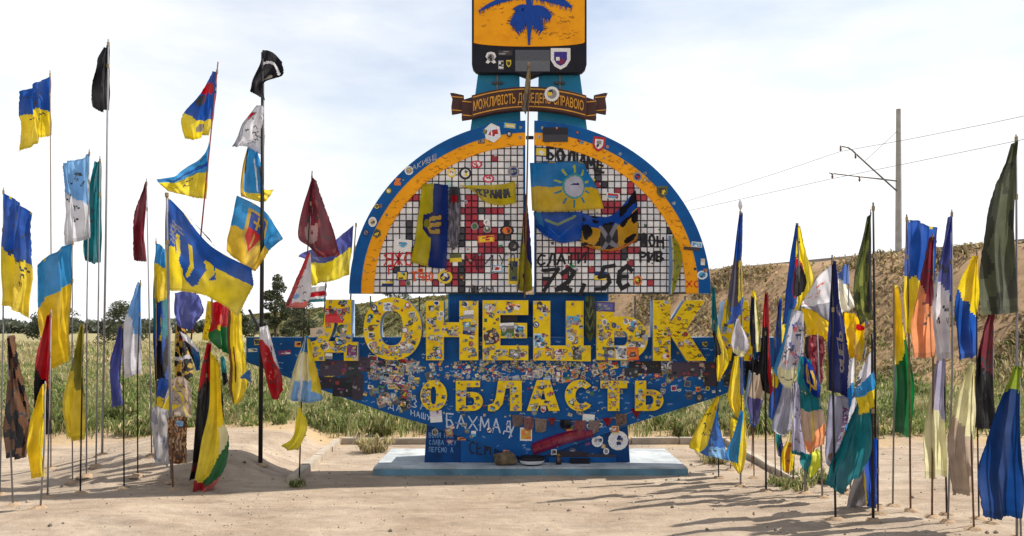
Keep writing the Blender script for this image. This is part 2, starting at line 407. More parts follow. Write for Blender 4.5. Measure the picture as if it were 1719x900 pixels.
def bank_scrub(n, seed):
    rng = np.random.default_rng(seed); t = -30+350*rng.random(n)**1.7; u = rng.uniform(1.0, 14, n)
    x = E0.x+ED.x*t+EN.x*u; y = E0.y+ED.y*t+EN.y*u; nzv = wnoise(x, y, .3, 8.8); k = rng.random(n) < np.clip(.55+nzv*1.6, .05, 1)
    x, y, nzv = x[k], y[k], nzv[k]; z = emb_ground(x, y); m = len(x)
    v, c = blades(np.stack([x, y, z], 1), rng.uniform(.12, .4, m)*np.clip(1+nzv, .4, 1.6), (.14+.0016*np.clip(t[k], 0, 400)), rng.uniform(.6, 1.8, m), np.clip(.95-(t[k]-30)/70, .35, .95), rng)
    return v, c*np.array([.70, .64, .62])*np.clip(1-nzv*.55, .6, 1.25)[:, None]
v4, c4 = bank_scrub(100000, 6)
def leafy_clumps(n, seed):
    rng = np.random.default_rng(seed); V = []; C = []
    for k in range(n):
        y = 4.1+14*rng.random()**1.6; x = (y-CAM_Y)*rng.uniform(-.62, .5); m = int(rng.integers(110, 300)); r = rng.uniform(.18, .5); h = rng.uniform(.25, .75)
        d = rng.normal(0, 1, (m, 3)); d /= np.linalg.norm(d, axis=1)[:, None]; d *= rng.random((m, 1))**.4; d[:, 2] = np.abs(d[:, 2])
        pos = np.array([x, y, .1])+d*np.array([r, r, h]); sz = rng.uniform(.06, .16, m)
        v, c = blades(pos, sz, .035, rng.uniform(.3, 2.2, m), rng.choice([.08, .15, .3, .8], p=[.4, .3, .2, .1]), rng); V.append(v); C.append(c*rng.uniform(.7, 1.15))
    return np.concatenate(V), np.concatenate(C)
v5, c5 = leafy_clumps(260, 9)
blades_obj('grass', np.concatenate([v1, v2, v3, v4, v5]), np.concatenate([c1, c2, c3, c4, c5]), 'tall mixed green and dry grass behind the monument')

def plant(label, x, y, n, h, spread, dry, w=.02, seed=1, name='weed', leafy=True):
    """a bushy weed: arching stems carrying leaf blades"""
    rng = np.random.default_rng(seed); root = empty(name, (x, y, gz(x, y)))
    tag(root, label, 'weed', 'weeds growing by the kerb')
    st = MB(); pos = []
    for k in range(n):
        a = rng.uniform(0, 6.28); r = spread*rng.uniform(.2, 1); hh = h*rng.uniform(.5, 1)*(1-.25*r/spread)
        p0 = Vector((x+.25*r*math.cos(a), y+.25*r*math.sin(a), gz(x, y)-.03)); p2 = Vector((x+r*math.cos(a), y+r*math.sin(a), gz(x, y)+hh))
        p1 = (p0+p2)/2+Vector((0, 0, hh*.18))
        st.tube([p0, p1, p2], [.006, .005, .002], 5)
        for q in range(26):
            t = rng.uniform(.12, 1); pos.append(p0*(1-t)**2+p1*2*t*(1-t)+p2*t*t+Vector(rng.normal(0, .02, 3)))
    st.build('stem', paint('weed_stem', (120,112,66), .8, .2, 10), root)
    pos = np.array([tuple(p) for p in pos]); m = len(pos)
    v, c = blades(pos, rng.uniform(.05, .13, m)*(h/.5)**.5, w, rng.uniform(.3, 1.6, m), dry, rng)
    o = blades_obj('foliage', v, c, None); o.parent = root; o.matrix_parent_inverse = Matrix.Translation(-root.location)
    if 'kind' in o: del o['kind']
plant('leafy green weed behind the left kerb, left of the slab', -2.75, 3.55, 34, .78, .55, .30, .024, 1)
plant('dry straw-coloured weed drooping beside the slab\'s left rear corner', -2.62, 1.95, 22, .34, .42, .85, .02, 2)
plant('dry weed on the sand right of the slab below a yellow flag', 3.55, .8, 22, .30, .55, .8, .02, 3)
plant('low green weed at the pole bases in the right flag cluster', 4.75, -1.0, 26, .22, .55, .22, .02, 4)
plant('low green grass clump between right front poles', 4.2, -1.45, 22, .16, .5, .3, .02, 5)
plant('green weed behind the kerb right of the slab', 3.6, 3.7, 26, .55, .5, .3, .024, 6)
plant('small tuft at the foot of the pole beside the left kerb', -3.25, -1.35, 10, .12, .16, .3, .016, 7)

BARK = paint('bark', (84,74,64), .9, .3, 6, bump=.5)
def tree(label, x, y, h, r, trunk_h, green, n=5200, leaf=.16, seed=1, cone=.3):
    rng = np.random.default_rng(seed); z0 = float(emb_ground(np.array([x]), np.array([y]))[0])-.05
    root = empty('tree', (x, y, z0)); tag(root, label, 'tree', 'trees on the plain behind')
    tb = MB(); top = Vector((x+rng.normal(0,.15), y, z0+h*.85))
    tb.tube([(x,y,z0-.2), (x+.05,y,z0+trunk_h), tuple(top)], [.05*h**.9*.5, .035*h**.9*.5, .01], 7)
    cl = []
    for k in range(26):
        t = rng.uniform(.12, 1)**.8; rad = r*(1-cone*t)*math.sin(math.pi*min(.98, .18+.8*t))**.7
        a = rng.uniform(0, 6.28); q = rad*math.sqrt(rng.uniform(.1, 1))
        c = Vector((x+q*math.cos(a), y+q*math.sin(a), z0+trunk_h*.6+(h-trunk_h*.6)*t*.95)); cl.append((c, r*rng.uniform(.2, .42)))
        b0 = Vector((x, y, z0+trunk_h*.7+(c.z-z0-trunk_h*.7)*.55)); tb.tube([b0, (b0+c)/2+Vector((0,0,.08)), c], [.03*h*.12, .02*h*.12, .006], 5)
    tb.build('trunk', BARK, root)
    vs = []; cs = []
    for k in range(n):
        c, cr = cl[rng.integers(len(cl))]; d = rng.normal(0, 1, 3); d /= np.linalg.norm(d); d *= cr*rng.uniform(.3, 1.0)**.5*np.array([1,1,.8])
        p = np.array(c)+d; s = leaf*rng.uniform(.5, 1.1); u = rng.normal(0, 1, 3); u /= np.linalg.norm(u); w = np.cross(u, rng.normal(0, 1, 3)); w /= np.linalg.norm(w)
        vs += [p-u*s*.5, p+w*s*.28, p+u*s*.5, p-w*s*.28]; g = np.array(green)*rng.uniform(.65, 1.3)+np.array([.02,.01,0])*rng.random(); cs.append(g)
    mesh_obj('crown', vs, [(4*i, 4*i+1, 4*i+2, 4*i+3) for i in range(n)], LEAF, root, cs)
def T(px, s): return ((px-859.5)/100*s, CAM_Y*(1-s))
G1 = (.070,.085,.045); G2 = (.085,.10,.06)
for i, (px, s, h, r, lab, g) in enumerate([
    (462, 3.6, 5.7, 1.1, 'dark grey-green tree just right of the tall black flagpole', G1),
    (505, 6.5, 5.6, 2.2, 'low spreading tree behind the red and white flag', G2),
    (588, 8.0, 5.3, 2.6, 'distant rounded tree left of the arch\'s left end', G2),
    (655, 9.0, 5.6, 3.4, 'distant tree seen under the arch behind the round letter', G2),
    (728, 9.5, 5.4, 3.2, 'distant tree seen between the round letter and the next', G2),
    (385, 5.2, 4.3, 1.9, 'bushy tree behind the big trident flag', G1),
    (205, 4.6, 4.0, 1.8, 'bushy tree behind the far left flags', G1),
    (90, 6.0, 4.6, 2.4, 'rounded tree at the far left edge of the plain', G2)]):
    x, y = T(px, s); tree(lab, x, y, h, r, h*.22, g, 4200, .19 if s < 5 else .3, 20+i, .25)

rngt = np.random.default_rng(44); n_ = 9000; xx = rngt.uniform(-330, -20, n_); hh = np.array([3.2+2.6*noise.noise(Vector((a*.045, 0, 3)))+1.6*noise.noise(Vector((a*.16, 0, 9))) for a in xx])
pp = np.stack([xx, 230+.18*xx+rngt.uniform(-4, 4, n_), np.clip(hh, .6, 8)*rngt.random(n_)**.7], 1)
uu = rngt.normal(0, 1, (n_, 3)); uu /= np.linalg.norm(uu, axis=1)[:, None]; ww = np.cross(uu, rngt.normal(0, 1, (n_, 3))); ww /= np.linalg.norm(ww, axis=1)[:, None]; sz = rngt.uniform(.5, 1.2, (n_, 1))
tv = np.stack([pp-uu*sz, pp+ww*sz*.6, pp+uu*sz, pp-ww*sz*.6], 1).reshape(-1, 3)
tag(mesh_obj('far_treeline', tv.tolist(), [(4*i, 4*i+1, 4*i+2, 4*i+3) for i in range(n_)], LEAF, None, np.array([[.12,.135,.095]])*rngt.uniform(.7, 1.3, (n_, 1))), 'low grey-green belt of trees along the far horizon', None, None, 'stuff')

# ------------------------------------------------------------------ railway catenary on the bank
GALV = paint('galvanised_steel', (120,118,114), .5, .15, 3, metal=.4)
MASTC = paint('concrete_mast', (168,164,158), .85, .15, 3)
def mast(label, t):
    p = E0+ED*t+EN*-1.0; root = empty('railway_mast', (p.x, p.y, EH)); tag(root, label, 'mast', 'railway masts')
    MB().tube([(p.x,p.y,EH-.5),(p.x,p.y,EH+8.4)], [.19,.13], 10).build('post', MASTC, root)
    def q(u, z): w = p-EN*u*-1; w = p+EN*(-u); return (w.x, w.y, z)
    w = p; A = -EN     # arms reach over the track, towards the camera-left in view
    def r(a, z): k = p+EN*a; return (k.x, k.y, z)
    MB().tube([r(-.1, EH+4.25), r(5.2, EH+4.35)], .04, 6).build('bracket_tube', GALV, root)
    MB().tube([r(0, EH+3.6), r(2.6, EH+5.15), r(3.55, EH+5.74), r(3.9, EH+5.88), r(4.4, EH+5.90)], .045, 6).build('cantilever', GALV, root)
    MB().tube([r(0, EH+7.2), r(2.6, EH+5.2)], .012, 5).build('tie_rod', GALV, root)
    for a_, z in ((4.4, EH+5.90), (3.3, EH+5.58), (5.0, EH+4.35), (3.0, EH+4.31)):
        m = MB(); m.tube([r(a_, z), r(a_, z-.05), r(a_, z-.12), r(a_, z-.2), r(a_, z-.3)], [.02,.07,.035,.07,.02], 8)
        m.build('insulator', paint('insulator', (110,90,78), .3, .1), root)
    return r
r0 = mast('railway mast with curved bracket arms on the bank, upper right', -1.2)
r1 = mast('distant railway mast on the bank behind the arch', 58)
WIRE = paint('wire', (120,120,122), .5, .1)
def wire(label, a, za, sag):
    m = MB(); pts = []; A = Vector(r0(a, za)); B = Vector(r1(a, za)); C = A+(A-B)
    for k in range(13): t = k/12; p = A.lerp(B, t); p.z -= sag*4*t*(1-t); pts.append(p)
    pre = []
    for k in range(8): t = 1-k/8; p = A.lerp(C, t*.6); p.z -= sag*2*t*(1-t); pre.append(p)
    m.tube(pre+pts, .012, 5); tag(m.build('overhead_wire', WIRE), label, 'wire', 'overhead railway wires')
wire('upper overhead railway wire running left from the curved arm', 4.4, EH+5.6, 1.1)
wire('lower overhead contact wire below the sagging railway wire', 5.0, EH+4.05, .15)

# ------------------------------------------------------------------ the monument
BLUE = paint('blue_paint', (4,82,146), .5, .18, 3, (6,58,108), .12)
BLUE2 = paint('deep_blue_paint', (10,78,138), .6, .25, 2.2, (8,54,98), .15)
TEAL = paint('teal_paint', (30,120,160), .5, .15, 2.5, (60,130,150), .1)
ORANGE = paint('orange_yellow_paint', (236,158,10), .5, .08, 3, (212,130,10), .06)
YELLOW = paint('letter_yellow_paint', (224,190,14), .45, .12, 6, (188,140,26), .1)
SIDE = paint('grey_blue_paint', (120,142,166), .55, .15, 4, (90,110,140), .1)
PALE = paint('pale_painted_edge', (172,190,204), .6, .15, 4, (110,140,170), .1)
SLABM = paint('painted_slab', (172,176,176), .9, .28, 2.6, (124,120,110), .9)
BLACKP = paint('black_paint', (28,28,36), .5, .2, 5)
BROWN = paint('brown_paint', (74,50,46), .6, .15, 6)
GROUT = paint('grout_frame', (58,60,70), .8, .2, 8)
DKPOST = paint('thin_post', (70,72,72), .6, .2, 8)
mon = empty('roadside_monument', (.285, 0, 0))
tag(mon, 'blue and yellow roadside monument with tiled half-round arch and large Cyrillic letters', 'monument')
# base slab (front edge broken a little) and pedestal
bm = bmesh.new(); bmesh.ops.create_cube(bm, size=1)
bmesh.ops.scale(bm, vec=(5.1, 2.05, .17), verts=bm.verts); bmesh.ops.subdivide_edges(bm, edges=bm.edges[:], cuts=9, use_grid_fill=True)
bmesh.ops.translate(bm, vec=(.30, .58, .045), verts=bm.verts)
for v in bm.verts:
    q = noise.noise(v.co*3.3)*.014; v.co.y += q; v.co.z += noise.noise(v.co*2.1+Vector((5,0,0)))*.006
me = bpy.data.meshes.new('base_slab'); bm.to_mesh(me); bm.free(); me.materials.append(SLABM); link(bpy.data.objects.new('base_slab', me), mon)
mb = MB().box(-2.255, 2.86, -.462, -.448, -.02, .105); mb.build('painted_slab_edge', paint('slab_edge_teal', (92,128,144), .8, .35, 2.4, (122,118,108), .6), mon)
# pedestal, tapering upward
q = [(-1.475,.13),(1.985,.13),(1.93,.98),(-1.42,.98)]
PEDB = paint('dark_pedestal_blue', (8,56,106), .65, .3, 2.4, (10,34,66), .25)
MB().poly_prism(q, .03, .85, (1,1,1)).build('pedestal', PEDB, mon)
MB().box(-.86, -.30, .012, .04, .14, .50).build('relief_panel', BLUE2, mon)
MB().box(.62, 1.75, .015, .04, .135, .22).build('relief_panel', BLUE2, mon)
# boat-shaped lower panel with wings
panel = [(413,566),(1305,566),(1305,612),(1240,652),(1200,668),(1058,713),(908,767),(868,767),(716,713),(660,697),(540,655),(413,608)]
solid_from_loops('lower_panel', [panel], 0, .22, [BLUE2, PALE], mon, .008)
# pylons behind the arch
for x0, x1, t0, t1 in ((752,880,803,872), (897,1022,905,973)):
    mb = MB(); mb.poly_prism(XZ([(x0,572),(x1,572),(x1,495),(t1,118),(t0,118),(x0,495)], 1.01), .17, .52, (1,1,1)); mb.build('pylon', TEAL, mon)
MB().box(-1.06, 1.62, .16, .50, 2.16, 2.96).build('centre_block', BLUE2, mon)
for px in (622, 704, 786, 1066, 1094, 1150):
    MB().tube([P(px,497,1.01), P(px,570,1.01)], .012, 6).build('thin_post', DKPOST, mon)

# ---- half-round arch: two halves with coloured bands and tiles
CX, CY, RX, RY = 889.5, 493, 303, 290
def arc_pts(k, left, n=44, gap=7.5):
    """outline points of the quarter ellipse shrunk by k px, from the baseline up to the gap"""
    o = []
    for i in range(n+1):
        a = math.pi/2*i/n; x = CX-(RX-k)*math.cos(a); y = CY-(RY-k)*math.sin(a)
        if x > CX-gap: x = CX-gap
        o.append((x if left else 2*CX-x, y))
    return o
GL = [(222,1,.2)]
def tile_mesh(name, rgb, w=.092):
    bm = bmesh.new(); bmesh.ops.create_cube(bm, size=1); bmesh.ops.scale(bm, vec=(w, .03, w), verts=bm.verts)
    top = [e for e in bm.edges if all(v.co.y < 0 for v in e.verts)]; bmesh.ops.bevel(bm, geom=top, offset=.007, segments=1, affect='EDGES')
    me = bpy.data.meshes.new('tile'); bm.to_mesh(me); bm.free()
    me.materials.append(paint('tile_'+name, rgb, .38, .12, 11, spec=.4)); return me
TM = {'w': [tile_mesh('white_%d' % i, c) for i, c in enumerate([(214,212,210),(204,203,204),(222,219,214),(196,196,198),(210,205,200)])],
      'r': [tile_mesh('red_%d' % i, c) for i, c in enumerate([(150,36,52),(164,44,56),(138,34,50)])],
      'k': [tile_mesh('black', (36,36,42)), tile_mesh('charcoal', (58,54,58))], 'g': [tile_mesh('pale_green', (180,204,192))]}
def tile_kind(px, py):
    def inr(l): return any(a <= px <= c and b <= py <= d for a, b, c, d in l)
    if inr([(801,351,806,372),(768,398,778,404),(768,378,780,388),(780,388,790,392),(766,404,780,410),(684,372,694,400),(808,345,812,355),(996,288,1014,300),(1010,300,1024,316),(770,440,780,495),(1040,420,1050,434),(1066,390,1082,404),(1076,400,1088,412)]): return 'k'
    if inr([(780,328,806,372),(806,345,846,357),(780,370,812,378),(786,384,832,400),(806,400,838,424),(784,425,808,460),(760,452,782,476),(686,324,704,334),(744,440,756,466),(700,438,720,452),
            (1012,334,1042,360),(1032,312,1042,324),(1052,302,1064,330),(1066,324,1088,336),(1066,350,1076,362),(930,416,972,426),(960,420,1000,440),(1008,420,1076,430),(1010,430,1042,440),(942,458,952,470),(1088,470,1100,484),(906,472,918,484),(824,462,834,472),(1082,384,1090,396),(1000,310,1006,318),(676,470,686,480)]): return 'r'
    h = random.random()
    if h < .012: return 'k'
    if h < .022: return 'r'
    if h < .034: return 'g'
    return 'w'
tiles = []
halves = []
for left in (True, False):
    base = CX-7.5 if left else CX+7.5
    half = solid_from_loops('arch_half', [arc_pts(36, left)+[(base, CY)]], .035, .13, [GROUT], mon, .004)
    halves.append(half)
    for nm, k0, k1, mt, y0 in (('outer_band', 0, 20.3, BLUE, -.035), ('inner_band', 20, 41, ORANGE, -.022)):
        o = arc_pts(k0, left); i_ = arc_pts(k1, left)[::-1]
        solid_from_loops(nm, [o+i_], y0, .15, [mt, PALE if nm == 'outer_band' else mt], half, .006)
    solid_from_loops('edge_strip', [[(base-2 if left else base, CY-RY+41), (base if left else base+2, CY-RY+41), (base if left else base+2, CY), (base-2 if left else base, CY)]], -.005, .16, [BLUE], half, .002)
    pitch = 11.0
    for r in range(23):
        for c in range(25):
            x = base+(-1 if left else 1)*(pitch*(c+.5)+2.5); y = CY-pitch*(r+.5)-1.5
            if ((x-CX)/(RX-36.5))**2+((y-CY)/(RY-36.5))**2 < 1:
                tiles.append((r, abs(x-CX), x, y, half))
tiles.sort(key=lambda t: (t[0], t[1]))
rest = {}
restv = []; restf = []; restm = []; rmats = []
for k, (r, _, x, y, half) in enumerate(tiles):
    kd = tile_kind(x, y); me = random.choice(TM[kd]); p = P(x, y)
    loc = Vector((p.x+random.uniform(-.002,.002), .018+random.uniform(-.003,.003), p.z+random.uniform(-.002,.002)))
    if k < 300:
        o = bpy.data.objects.new('tile', me); o.location = loc; o.rotation_euler = (random.uniform(-.02,.02), random.uniform(-.02,.02), random.uniform(-.02,.02)); link(o, half)
    else:
        b0 = len(restv); restv += [tuple(v.co+loc) for v in me.vertices]
        m = me.materials[0]
        if m not in rmats: rmats.append(m)
        for p_ in me.polygons: restf.append(tuple(b0+i for i in p_.vertices)); restm.append(rmats.index(m))
tag(mesh_obj('upper_tiles', restv, restf, None, mon, mats=rmats, midx=restm), kind='stuff')
MB().box((883-859.5)/100, (896-859.5)/100, .05, .10, (790-232)/100, (790-227)/100).build('gap_bracket', BLACKP, mon)

# ---- coat-of-arms shield at the top
sh = []
sh += [(792,-150),(985,-150),(985,100)]+[(985-14*(1-math.cos(math.radians(a))), 108+14*math.sin(math.radians(a))) for a in (0,30,60,90)]
sh += [(912,122),(889,131),(866,122)]+[(806-14*math.sin(math.radians(a)), 108+14*math.cos(math.radians(a))) for a in (0,30,60,90)]+[(792,100)]
shield = solid_from_loops('shield_plate', [sh], .00, .16, [BLACKP, BLACKP], mon, .012)
fld = [(795.5,-146),(981.5,-146),(981.5,71)]+[(888+93.5*math.cos(math.radians(a)), 71+7.5*math.sin(math.radians(a))) for a in range(0,181,15)]+[(795.5,71)]
solid_from_loops('shield_field', [fld], -.012, .004, [ORANGE], shield, .003)
EMB_B = paint('emblem_blue', (20,66,150), .5, .1, 5)
solid_from_loops('palm_trunk', [[(886.4,76),(889.6,76),(891,58),(894,44),(900,30),(892,8),(891,-60),(886,-60),(885,8),(878,30),(884,44),(885.6,60)]], -.034, -.010, [EMB_B], shield, .004)
def frond(px, py, ang, ln, w, nsp, seed):
    """palm frond: a tapering vein with a fringe of pointed leaflets"""
    rng = random.Random(seed); mb = MB(); a = math.radians(ang); dx, dy = math.cos(a), -math.sin(a); L_ = []
    def at(t): return (px+dx*ln*t, py+dy*ln*t+(t*t)*ln*.35)
    for i in range(14):
        t0, t1 = i/14, (i+1)/14; x0, y0 = at(t0); x1, y1 = at(t1)
        e = math.atan2(y1-y0, x1-x0); nx_, ny_ = -math.sin(e), math.cos(e)
        w0 = w*math.sin(math.pi*min(.97, .12+t0*.85))**.7; w1 = w*math.sin(math.pi*min(.97, .12+t1*.85))**.7
        yy = -.026-.0006*(i % 3)
        mb.poly_prism(XZ([(x0+nx_*w0, y0+ny_*w0), (x1+nx_*w1, y1+ny_*w1), (x1-nx_*w1, y1-ny_*w1), (x0-nx_*w0, y0-ny_*w0)]), yy, -.011, (1,1,1))
        for sg in (-1, 1):
            for r in range(nsp):
                f = rng.random(); wx = x0+(x1-x0)*f+nx_*w0*.6*sg; wy = y0+(y1-y0)*f+ny_*w0*.6*sg
                ll = w*rng.uniform(.8, 1.35); ex = wx+(nx_*sg*.75+math.cos(e)*.3)*ll; ey = wy+(ny_*sg*.75)*ll+ll*.45
                mb.poly_prism(XZ([(wx-1.1, wy), (wx+1.1, wy), (ex, ey)]), -.024+.0008*r, -.011, (1,1,1))
    mb.build('palm_frond', EMB_B, shield)
frond(886,18,205,32,8,2,1); frond(891,16,-4,34,9,2,2); frond(886,26,222,27,8,2,6); frond(891,26,-42,26,8,2,7); frond(886,14,172,22,6,2,11)
frond(880,-4,178,76,4,1,3); frond(898,-4,4,62,7,1,4); frond(884,-20,150,60,7,1,5); frond(896,-20,30,60,7,1,8); frond(886,-55,120,60,8,1,9); frond(894,-55,60,60,8,1,10)
for dx in (-6, -2, 2, 6):
    MB().ribbon(XZ([(889+dx*.5, 22), (889+dx*1.6, -40)])[:2], .018, -.030, -.011, (1,1,1)).build('palm_stalk', EMB_B, shield)
for px in (835, 940):
    MB().tube([P(px,118,1.01,.02), P(px,150,1.01,.02)], .018, 8).build('bracket_bar', GALV, mon)
    MB().box((px-859.5)/100-.09, (px-859.5)/100+.09, .13, .17, (790-137)/100, (790-133)/100).build('bracket_plate', DKPOST, mon)

# ---- scroll ribbon with the motto
def rib_y(px): return 147+16*((px-888)/100)**2          # top edge row of the scroll
def band(x0, x1, off, h, n=28):
    xs_ = [x0+(x1-x0)*i/n for i in range(n+1)]
    return [(x, rib_y(x)+off) for x in xs_]+[(x, rib_y(x)+off+h) for x in reversed(xs_)]
rib = solid_from_loops('scroll', [band(792, 984, 0, 38)], -.06, .10, [BROWN], mon, .005)
GOLD = paint('gold_paint', (206,150,60), .45, .15, 8)
for off in (3.2, 32.6): solid_from_loops('gold_line', [band(794, 982, off, 1.9)], -.068, -.05, [GOLD], rib, .001)
for sg in (-1, 1):
    def X(d): return 888+sg*d
    solid_from_loops('scroll_fold', [[(X(93),162),(X(113),168),(X(113),200),(X(93),196)]], .0, .08, [BROWN], rib, .006)
    MB().tube([P(X(93),196,1,.04), P(X(113),199,1,.04)], .035, 8).build('scroll_roll', BROWN, rib)
    tl = [(X(110),158),(X(128),154),(X(133),154.5),(X(129),164),(X(131),178),(X(130),190),(X(108),186)]
    solid_from_loops('scroll_tail', [tl], .06, .14, [BROWN], rib, .006)
    for a_, b_, y_, q_ in ((111,130,160.5,.05), (110,129,183,.05), (94,112,170,-.01), (94,112,193,-.01)):
        solid_from_loops('gold_line', [[(X(a_),y_+1),(X(b_),y_-.6),(X(b_),y_+1.0),(X(a_),y_+2.6)]], q_, q_+.02, [GOLD], rib, .001)
def text_mesh(ch, size):
    cu = bpy.data.curves.new('t', 'FONT'); cu.body = ch; cu.size = size; cu.extrude = .004; cu.resolution_u = 2; cu.offset = .003
    o = bpy.data.objects.new('t', cu); me = bpy.data.meshes.new_from_object(o); bpy.data.objects.remove(o); bpy.data.curves.remove(cu)
    return me
def lettering(txt, x0, x1, size_px, yfun, Y, mat, parent, name='letter', sx=1.0):
    """row of separate solid letters between pixel columns x0 and x1 following the row yfun(px)"""
    ms = [(c, text_mesh(c, size_px/100*1.38) if c != ' ' else None) for c in txt]
    ws = []
    for c, me in ms:
        if me is None or not me.vertices: ws.append((0, .07*size_px/20)); continue
        x = [v.co.x for v in me.vertices]; ws.append((min(x), max(x)-min(x)))
    sp_ = .022*size_px/20; tot = sum(w+sp_ for _, w in ws); k = (x1-x0)/100/tot; cur = x0
    for (c, me), (m0, w) in zip(ms, ws):
        if me is not None and me.vertices:
            pc = cur+w*k*50; p = P(pc, yfun(pc)); sl = -(yfun(pc+1)-yfun(pc-1))/2
            for v in me.vertices:
                a = (v.co.x-m0-w/2)*k; b = v.co.y; v.co = (p.x+a-b*sl*0, Y-v.co.z, p.z+b+a*sl)
            me.materials.clear(); me.materials.append(mat); me.name = name; link(bpy.data.objects.new(name, me), parent)
        cur += (w+sp_)*k*100
lettering('МОЖЛИВІСТЬ ДОВЕДЕНО СПРАВОЮ', 795, 980, 16, lambda x: rib_y(x)+27, -.064, GOLD, rib)

# ---- the big letters
BG = {
 'Д': [[(547,503),(590,503),(590,574),(601,574),(601,606),(577,606),(577,592),(545,592),(545,606),(521,606),(521,574),(530,572),(538,560),(543,543)],
       [(562,531),(567,531),(567,573),(551,573),(557,560),(561,546)]],
 'О': [ell(659,552,49,53,36,p=2.15), ell(657,551,19,29,28,p=2.6)],
 'Н': [[(715,505),(745,505),(745,541),(771,541),(771,505),(803,505),(803,605),(771,605),(771,566),(745,566),(745,605),(715,605)]],
 'Е': [[(810,504),(887,504),(887,529),(840,529),(840,542),(885,542),(885,568),(840,568),(840,580),(887,580),(887,605),(810,605)]],
 'Ц': [[(895,505),(924,505),(924,580),(950,580),(950,505),(980,505),(980,580),(992,580),(992,607),(895,605)]],
 'Ь': [[(1001,506),(1030,506),(1030,531),(1050,531)]+ell(1050,568,38,37,14,88,-90)+[(1001,605)], [(1031,556),(1046,556)]+ell(1046,568,8,12,8,80,-80)+[(1031,580)]],
 'К': [[(1096,504),(1126,504),(1126,541),(1150,504),(1184,504),(1152,553),(1186,606),(1153,606),(1126,564),(1126,606),(1096,606)]],
 'А': [[(1202,606),(1217,505),(1256,505),(1266,606),(1243,606),(1240,588),(1230,588),(1227,606)], [(1233,532),(1238,532),(1241,568),(1230,568)]]}
SMALL = {
 'О': [ell(728,664,22.5,26,30), ell(727.5,664,4.6,15,16,p=2.6)],
 'Б': [[(765,639),(806,639),(806,650),(783,650),(783,658),(794,658)]+ell(794,674,17,16,12,88,-90)+[(765,690)], [(782,667),(792,667)]+ell(792,674,4,6.5,8,80,-80)+[(782,681)]],
 'Л': [[(836,639),(876,639),(876,690),(856,690),(856,652),(849,652),(844,678),(836,688),(826,691),(819,690),(819,680),(828,677),(832,668)]],
 'А': [[(901,638),(923,638),(940,690),(921,690),(918,681),(905,681),(902,690),(884,690)], [(908,671),(916,671),(912,655)]],
 'С': [ell(973,664,25,26.5,26,38,322)+ell(976,664,10,14,16,-48,-312)],
 'Т': [[(1008,639),(1053,639),(1053,652),(1040,652),(1040,690),(1020,690),(1020,652),(1008,652)]],
 'Ь': [[(1066,639),(1085,639),(1085,654),(1094,654)]+ell(1094,672,20,18,12,88,-90)+[(1066,690)], [(1084,664),(1092,664)]+ell(1092,672,5,7.5,8,80,-80)+[(1084,680)]]}
BIGO = {}
for ch in 'ДОНЕЦЬКА': BIGO[ch] = solid_from_loops('large_letter', BG[ch], -.14, .17, [YELLOW, SIDE], mon, .006, .99)
SMO = {}
for ch in 'ОБЛАСТЬ': SMO[ch] = solid_from_loops('letter', SMALL[ch], -.075, .01, [YELLOW, SIDE], mon, .005, .995)

# ---- stickers and patches
PAL = [lin(c) for c in [(225,222,216),(40,38,44),(90,96,60),(176,44,46),(80,160,200),(226,194,50),(220,120,50),(28,48,104),(60,120,70),(140,136,138),(120,60,110),(206,186,160),(70,60,56)]]
W_, K_, OL, RD, SB, YE, OR, NV, GR, GY, PU, BE, BN = PAL
def inside(pt, loops):
    x, y = pt; r = False
    for lp in loops:
        for i in range(len(lp)):
            x0, y0 = lp[i]; x1, y1 = lp[(i+1) % len(lp)]
            if (y0 > y) != (y1 > y) and x < (x1-x0)*(y-y0)/(y1-y0)+x0: r = not r
    return r
def shape(kind, cx, cy, w, h, rot=0):
    if kind == 'disc': q = ell(0, 0, w/2, h/2, 14)
    elif kind == 'shield': q = [(-w/2,-h/2),(w/2,-h/2),(w/2,.05*h),(w*.3,h*.35),(0,h/2),(-w*.3,h*.35),(-w/2,.05*h)]
    elif kind == 'hex': q = ell(0, 0, w/2, h/2, 6, 30, 390)
    elif kind == 'tri': q = [(-w/2,-h/2),(w/2,-h/2),(0,h/2)]
    elif kind == 'skull': q = [(-w*.5,-h*.1),(-w*.35,-h*.42),(0,-h*.5),(w*.35,-h*.42),(w*.5,-h*.1),(w*.3,h*.15),(w*.5,h*.4),(w*.25,h*.5),(0,h*.3),(-w*.25,h*.5),(-w*.5,h*.4),(-w*.3,h*.15)]
    else: q = [(-w/2,-h/2),(w/2,-h/2),(w/2,h/2),(-w/2,h/2)]
    c, s_ = math.cos(rot), math.sin(rot)
    return [(cx+x*c-y*s_, cy+x*s_+y*c) for x, y in q]
